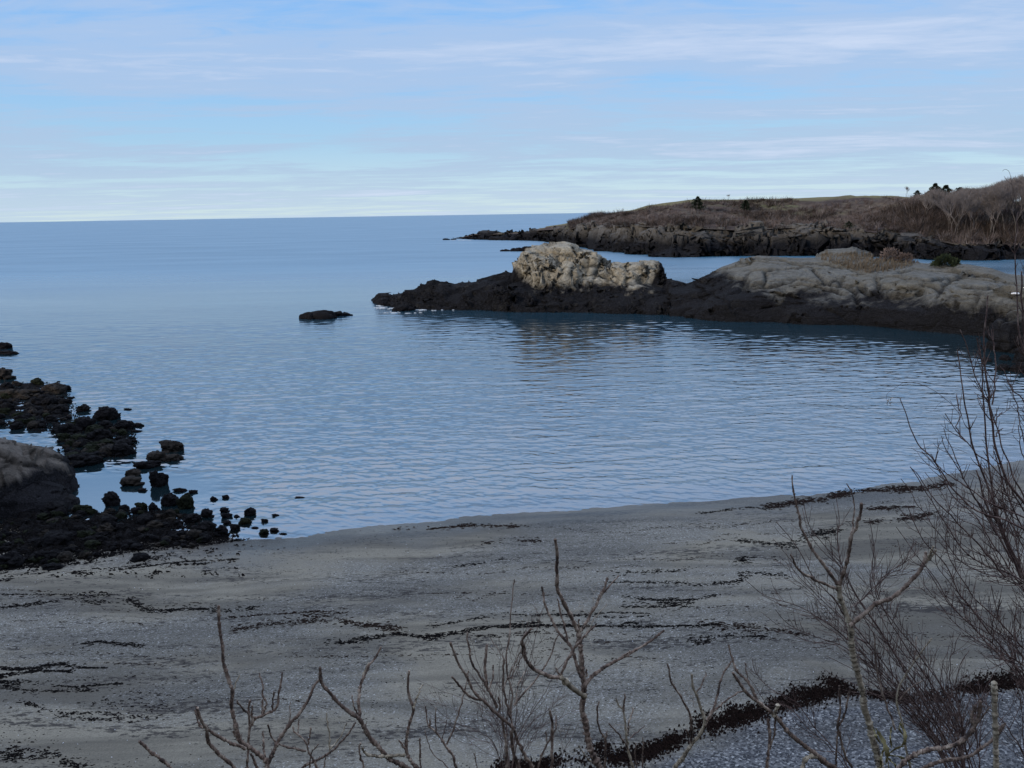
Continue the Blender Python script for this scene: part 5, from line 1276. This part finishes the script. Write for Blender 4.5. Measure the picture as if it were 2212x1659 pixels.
shrub('sumac_shrub', 'pair of upward-curving sumac arms at the bottom right corner', 'shrub', C6, 4.6, [([(960, 1760), (1020, 1660), (1080, 1600), (1180, 1560), (1280, 1550), (1360, 1510), (1410, 1450), (1440, 1380), (1450, 1310)], 11, 6, 0), ([(1415, 1440), (1405, 1390), (1420, 1335)], 6, 5, 0), ([(1060, 1760), (1150, 1660), (1250, 1620), (1380, 1600), (1460, 1550), (1510, 1510), (1570, 1430)], 9, 4, .1), ([(1440, 1420), (1480, 1360), (1500, 1340)], 3, 2, 0)], group='leafless sumacs in the foreground')
shrub('sumac_shoot', 'thick upright blunt stem standing by the bottom right corner', 'shrub', C6, 4.5, [([(1525, 1800), (1530, 1600), (1525, 1400), (1520, 1210)], 9.5, 8.5, 0, 'sumacpale'), ([(1530, 1500), (1550, 1470), (1575, 1425)], 5, 3.5, 0), ([(1525, 1300), (1540, 1270)], 5, 3, 0)])
simple('reddish twiggy shoots right of the long arm at the bottom', C6, 4.9, [([(800, 1760), (780, 1655), (740, 1600), (710, 1480), (700, 1440), (715, 1340), (710, 1230)], 5.5, 3.4, 0), ([(703, 1450), (740, 1370), (765, 1240)], 4.5, 3, 0), ([(690, 1655), (695, 1560), (700, 1470)], 4, 3, 0)])
simple('slender sumac stem with upswept twigs behind the pale trunk', C6, 5.6, [([(1100, 1780), (1060, 1560), (1040, 1430), (1010, 1330), (1020, 1250), (1060, 1160), (1110, 1090), (1150, 1040), (1195, 980)], 6, 2.8, .1, 'sumacpale'), ([(1000, 1460), (985, 1400), (930, 1260), (905, 1120), (890, 950)], 5, 2.6, .1), ([(1095, 1100), (1110, 1040), (1112, 970)], 3, 2, .1, 'sumac', .1), ([(1025, 1300), (1080, 1240), (1150, 1200)], 3.4, 2, .1)])
# withered yellow leaves at the foot of the pale trunk
lv = empty('withered_leaves', tuple(at(*C6(930, 1560), 4.85)), 'cluster of withered yellow-green leaves and pods by the pale trunk at the bottom', 'leaves')
base = np.array(at(*C6(930, 1560), 4.85))
def leafblade(pts, wpx, D):
    C = catmull([np.array(C6(*q)) for q in pts], 18); P = np.array([at(u, v, D+.02*math.sin(i*.5)) for i, (u, v) in enumerate(C)])
    n = len(P); T = np.gradient(P, axis=0); T /= np.linalg.norm(T, axis=1)[:, None]; sd_ = np.cross(T, [0, 1, .2]); sd_ /= np.linalg.norm(sd_, axis=1)[:, None]
    wv = np.sin(np.linspace(0.15, math.pi, n))**.7*wpx*D/FPX*.41*.30*(1+.25*rng.normal(0, 1, n))
    up = np.cross(T, sd_)
    L_, Mi, R_ = P-sd_*wv[:, None]+up*wv[:, None]*.3, P, P+sd_*wv[:, None]+up*wv[:, None]*.5
    V_ = np.stack([L_, Mi, R_], 1).reshape(-1, 3)-base; f = gridfaces(n, 3)
    o = mesh_obj('leaf', V_, f, M['leaf'], lv); sm = o.modifiers.new('s', 'SOLIDIFY'); sm.thickness = .0012
for q, w_ in [([(900, 1450), (940, 1520), (960, 1590), (950, 1640)], 40), ([(980, 1440), (975, 1500), (985, 1560)], 22), ([(1025, 1420), (1050, 1470), (1045, 1530), (990, 1570)], 34), ([(960, 1590), (1010, 1550), (1050, 1545)], 26), ([(965, 1590), (1030, 1600), (1095, 1640)], 30), ([(960, 1600), (1000, 1640), (1020, 1680)], 26), ([(930, 1640), (915, 1660), (905, 1700)], 30), ([(1030, 1415), (1022, 1450), (1045, 1490)], 18), ([(940, 1560), (925, 1610), (930, 1660)], 30), ([(885, 1440), (900, 1490), (930, 1540)], 20)]:
    leafblade(q, w_, 4.85)
acc = Acc(); tube(acc, np.array([at(*C6(960, 1600), 4.86), at(*C6(975, 1700), 4.86), at(*C6(985, 2000), 4.86)])-base, [.003, .003, .004], 6); acc.build('stalk', M['leaf'], lv, smooth=True)

# ---- fine twiggy shrubs, right
def twiggy(name, label, conv, D, stems, nsub, sub_len, seed, thick=1.0, group=None, opp=True, dup=0):
    p0 = [conv(*q) for q in stems[0][0]][::-1]
    fb, tp = foot(p0, D)
    root = empty(name, (0, 0, 0), label, 'shrub', group)
    r = np.random.default_rng(seed)
    more = []
    for st in stems:
        for q in range(dup):
            if len(st[0]) < 5: continue
            dx, dy = r.normal(0, 55), r.uniform(20, 120)
            n_ = len(st[0]); more.append(([(x+dx*(1-i/n_)+r.normal(0, 9), y+dy*(1-i/n_)+r.normal(0, 9)) for i, (x, y) in enumerate(st[0])], st[1]*.75, st[2]*.85, r.uniform(-.1, .9)))
    stems = list(stems)+more
    for st in stems:
        path = [conv(*q) for q in st[0]][::-1]           # given tip first
        Dd = D+(st[3] if len(st) > 3 else r.uniform(-.35, .35)); r0, r1 = st[1]*.001*thick, st[2]*.001*thick
        before = len(COL.objects)
        P, R = px_branch(path, Dd, r0, r1, r.uniform(-.2, .2), False, 6, 'stem', 'twig', root, jit=.8)
        acc = Acc(); q = P[0]; d = P[0]-P[min(4, len(P)-1)]; d /= np.linalg.norm(d)
        carry = path[0][1] > 1640 or path[0][0] > 2225
        tgt = fb+np.array([(q[0]-tp[0])*.35, r.normal(0, .1), -.15]); t = np.linspace(0, 1, 14)[:, None]; mid = q+d*.7
        if carry: tube(acc, (1-t)**2*q+2*t*(1-t)*mid+t*t*tgt, np.linspace(r0, r0*1.6, 14), 6)
        # side twigs, in opposite pairs, bending upward
        tw = acc
        n = max(1, int(nsub*len(P)/120))
        for k in range(n):
            i = int(r.uniform(.12, .93)*len(P)); T = P[i]-P[i-1]; T /= np.linalg.norm(T)+1e-9
            s = np.cross(T, [r.normal(0, .5), 1, r.normal(0, .3)]); s /= np.linalg.norm(s)+1e-9
            for sg in ((1, -1) if (opp and r.random() < .45) else (r.choice([-1, 1]),)):
                L = sub_len*r.uniform(.2, 1.0)*(1.1-i/len(P)*.7); dd = T+sg*s*r.uniform(.45, 1.0); dd /= np.linalg.norm(dd)
                qq = [P[i]]
                for j in range(7):
                    dd = dd+np.array([0, 0, .09])+r.normal(0, .06, 3); dd /= np.linalg.norm(dd); qq.append(qq[-1]+dd*L/7)
                rs = min(R[i]*.7, .0028*thick)
                tube(tw, np.array(qq), np.linspace(rs, .0011, 8), 5)
                if L > sub_len*.45:
                    for _ in range(2):
                        j = int(r.integers(2, 6)); d3 = qq[j+1]-qq[j]; d3 /= np.linalg.norm(d3); d3 = d3+s*r.choice([-1, 1])*.7+np.array([0, 0, .2]); d3 /= np.linalg.norm(d3)
                        L3 = L*r.uniform(.2, .5); m3 = qq[j]+d3*L3*.5; e3 = m3+(d3+np.array([0, 0, .25]))*L3*.5
                        tube(tw, np.array([qq[j], m3, e3]), [.0015, .0013, .0009], 4)
        tw.build('twig', M['twig'], root, smooth=True)
    root.location = tuple(fb)
    for ch in root.children: ch.matrix_parent_inverse = Matrix.Translation(-Vector(fb))
    return root
tall = [([(1040, 50), (1020, 240), (1008, 400), (1015, 550), (1040, 690), (1060, 850), (1080, 1000), (1120, 1150), (1190, 1300), (1300, 1440), (1450, 1650)], 7, 3.2, 0), ([(840, 395), (855, 560), (890, 760), (920, 940), (950, 1080), (1000, 1220), (1060, 1360), (1110, 1520), (1160, 1659), (1330, 2000)], 7, 2.4, .05),
 ([(965, 320), (990, 480), (1005, 700), (1015, 900), (1030, 1100), (1060, 1300), (1090, 1450), (1130, 1600), (1250, 1900)], 6.5, 2.4, .1), ([(860, 270), (900, 400), (950, 560), (1000, 690), (1050, 760), (1090, 900), (1150, 1100), (1260, 1350), (1400, 1600)], 4.5, 2, .0), ([(1055, 260), (1080, 450), (1080, 620), (1062, 760)], 4, 2.2, 0),
 ([(465, 725), (510, 870), (580, 1010), (660, 1110), (750, 1220), (830, 1340), (940, 1440), (1060, 1490), (1280, 1580), (1500, 1750)], 5.5, 2, -.1), ([(530, 1165), (620, 1280), (700, 1400), (800, 1500), (900, 1600), (960, 1659), (1150, 1900)], 5, 1.8, .1), ([(1120, 510), (1190, 640), (1273, 750), (1400, 950)], 4, 1.8, 0), ([(1170, 590), (1230, 780), (1260, 930), (1330, 1200)], 3.6, 1.8, .1),
 ([(750, 820), (820, 920), (890, 1000), (950, 1070), (1060, 1160), (1200, 1330), (1350, 1600)], 4.5, 1.8, 0), ([(745, 920), (790, 1040), (850, 1180), (900, 1290), (960, 1380), (1050, 1520), (1200, 1800)], 5, 1.8, .2), ([(725, 960), (770, 1070), (830, 1170), (870, 1230), (950, 1370), (1100, 1620)], 4, 1.7, .15), ([(660, 1090), (740, 1190), (850, 1270), (960, 1340), (1090, 1430), (1273, 1500), (1500, 1650)], 4.5, 1.8, -.15),
 ([(1130, 805), (1068, 892)], 3, 2, 0), ([(1130, 915), (1078, 975)], 3, 2, 0), ([(970, 700), (990, 760), (1015, 800)], 2.6, 1.8, .1), ([(835, 685), (850, 800), (850, 850), (832, 900), (850, 960), (900, 1010)], 3.2, 1.8, 0), ([(1232, -500), (1222, -440), (1227, -380), (1214, -300), (1225, -100), (1228, 150), (1250, 330), (1290, 500), (1330, 800), (1400, 1300)], 6, 2.0, -.1), ([(1138, -768), (1143, -779), (1160, -781), (1176, -768), (1183, -735), (1190, -690), (1215, -600), (1262, -480), (1290, -200), (1320, 300), (1380, 900)], 2.6, .7, .1), ([(1262, -120), (1262, 100), (1270, 300), (1300, 600), (1360, 1100)], 6.5, 3.6, .1), ([(1235, 900), (1250, 1020), (1280, 1150), (1330, 1400)], 3.6, 1.8, .1)]
twiggy('twiggy_shrub', 'tall thin-stemmed bare shrub filling the right edge before the cove', C7, 4.8, tall, 5, .26, 301, thick=1.15)
fan = [([(385, 370), (480, 500), (560, 640), (700, 800), (860, 1000), (1050, 1250), (1250, 1500), (1350, 1750)], 5, 1.8), ([(210, 670), (330, 760), (480, 810), (600, 870), (760, 1000), (950, 1180), (1150, 1400), (1300, 1700)], 5, 1.8), ([(370, 830), (440, 910), (570, 970), (740, 1030), (900, 1150), (1080, 1350), (1230, 1560), (1320, 1750)], 4.6, 1.8),
 ([(520, 255), (560, 400), (640, 510), (720, 600), (800, 760), (930, 950), (1080, 1200), (1260, 1500), (1350, 1700)], 4.8, 1.7), ([(690, 230), (710, 360), (700, 480), (740, 640), (850, 840), (980, 1030), (1150, 1260), (1300, 1480), (1380, 1700)], 5, 1.8), ([(870, 350), (890, 500), (880, 640), (960, 860), (1080, 1060), (1230, 1280), (1330, 1500), (1380, 1750)], 5, 1.8),
 ([(1010, 460), (1040, 600), (970, 640), (900, 740), (1000, 900), (1150, 1100), (1300, 1340), (1400, 1650)], 4.4, 1.6), ([(1105, 455), (1040, 590), (960, 640), (860, 740), (790, 820)], 3.2, 1.4), ([(425, 505), (470, 620), (560, 720), (700, 860), (850, 1060)], 3.2, 1.4), ([(1340, 950), (1290, 1100), (1300, 1250), (1350, 1400), (1350, 1600)], 4.4, 1.8), ([(1390, 1040), (1340, 1130), (1320, 1230), (1350, 1420), (1400, 1700)], 4, 1.6),
 ([(1200, 1060), (1180, 1200), (1250, 1360), (1330, 1500), (1360, 1700)], 4.4, 1.8), ([(640, 1070), (780, 1150), (900, 1230), (1050, 1340), (1200, 1480), (1330, 1620), (1400, 1750)], 4.6, 1.8), ([(560, 790), (600, 880), (700, 960), (820, 1080), (980, 1280), (1130, 1430), (1270, 1600)], 4, 1.6), ([(250, 1080), (280, 1170), (350, 1250), (440, 1290), (500, 1330), (560, 1420), (650, 1520), (760, 1650), (840, 1750)], 4, 1.6)]
twiggy('twiggy_shrub', 'dense fan of bare twigs behind the right-hand sumac', C6, 5.8, fan, 10, .40, 302, dup=1, thick=1.25)
corner = [([(1085, 80), (1180, 240), (1290, 420), (1380, 540), (1480, 600), (1640, 660), (1800, 800)], 4.8, 1.8), ([(1145, 0), (1230, 100), (1320, 250), (1430, 350), (1560, 560), (1700, 760), (1850, 1000)], 5, 1.8), ([(1070, 290), (1150, 470), (1270, 600), (1350, 760), (1460, 900), (1600, 1080), (1750, 1300)], 5, 1.8), ([(1305, 230), (1270, 420), (1290, 560), (1380, 720), (1500, 850), (1650, 1000), (1800, 1200)], 4.6, 1.8),
 ([(1400, 780), (1360, 830), (1420, 930), (1530, 1050), (1680, 1180), (1800, 1400)], 4.4, 1.7), ([(1170, 620), (1240, 740), (1320, 840), (1450, 960), (1560, 1050), (1700, 1140), (1850, 1350)], 4.8, 1.8), ([(1430, 100), (1480, 280), (1540, 380), (1600, 500), (1660, 640), (1760, 900)], 7.5, 3.5), ([(1520, 0), (1560, 150), (1630, 330), (1720, 500), (1800, 700)], 5, 2.5), ([(1590, 60), (1600, 250), (1640, 500), (1700, 800), (1760, 1100)], 4.5, 2.2), ([(1500, 700), (1530, 830), (1600, 1000), (1640, 1150), (1720, 1400), (1750, 1700)], 4.5, 2),
 ([(1640, 800), (1630, 950), (1650, 1100), (1690, 1300), (1700, 1700)], 4, 2), ([(1540, 1130), (1500, 1200), (1430, 1330), (1420, 1420), (1450, 1700)], 3.5, 1.6), ([(1360, 1200), (1440, 1290), (1550, 1400), (1660, 1560), (1720, 1750)], 4, 1.8), ([(1220, 1330), (1210, 1420), (1240, 1560), (1290, 1750)], 4, 1.8)]
twiggy('twiggy_shrub', 'bare shrub of crossing twigs at the lower right edge', C6, 5.2, corner, 10, .36, 303, dup=1, thick=1.2)
mid = [([(345, 690), (400, 860), (440, 1000), (520, 1180), (600, 1400), (640, 1700)], 3, 1.2), ([(870, 560), (820, 760), (770, 940), (720, 1120), (680, 1330), (660, 1700)], 3, 1.2), ([(1040, 1150), (900, 1260), (770, 1370), (690, 1500), (650, 1700)], 3.4, 1.4), ([(10, 1060), (150, 1120), (330, 1190), (470, 1250), (560, 1380), (610, 1650)], 2.8, 1.1), ([(0, 1140), (150, 1260), (270, 1350), (420, 1400), (540, 1500), (600, 1680)], 2.8, 1.1), ([(1030, 920), (930, 1040), (860, 1180), (760, 1320), (700, 1450), (650, 1700)], 3.2, 1.3), ([(560, 760), (600, 900), (590, 1100), (600, 1300), (640, 1600)], 3, 1.3), ([(770, 640), (700, 860), (650, 1060), (620, 1300), (630, 1650)], 3, 1.3), ([(1110, 1350), (1060, 1450), (1000, 1560), (960, 1700)], 2.6, 1.2)]
twiggy('twiggy_shrub', 'faint wiry bare shrub tangled behind the spreading bush', C5, 5.9, mid, 8, .36, 304, dup=1)
# curling dry vine with a shrivelled leaf
e = empty('dry_vine', tuple(at(*C7(850, 795), 4.8)), 'hair-thin curling vine with a shrivelled leaf arching over the cove water', 'vine')
vb = np.array(at(*C7(850, 795), 4.8)); acc = Acc()
for pts, r0, r1 in [([(870, 860), (850, 795), (800, 760), (700, 680), (600, 630), (500, 612), (430, 650), (375, 690), (368, 735)], .0016, .0007), ([(760, 725), (710, 760), (680, 800), (630, 815)], .0008, .0005), ([(900, 1080), (800, 1040), (700, 1015), (620, 1045), (560, 1055)], .0011, .0006), ([(1000, 1160), (900, 1150), (850, 1170), (800, 1215)], .0012, .0007)]:
    C = catmull([np.array(C7(*q)) for q in pts], 40); P = np.array([at(u, v, 4.8) for u, v in C])-vb
    tube(acc, P, np.linspace(r0, r1, len(P)), 5)
acc.build('stem', M['twig'], e, smooth=True)
acc = Acc()
for k in range(9):
    c = np.array(at(*C7(395+rng.normal(0, 10), 740+rng.normal(0, 6)), 4.8))-vb; d = rng.normal(0, .008, (3, 3)); acc.add(c+d, np.array([[0, 1, 2]]))
acc.build('leaf', M['fluff'], e)
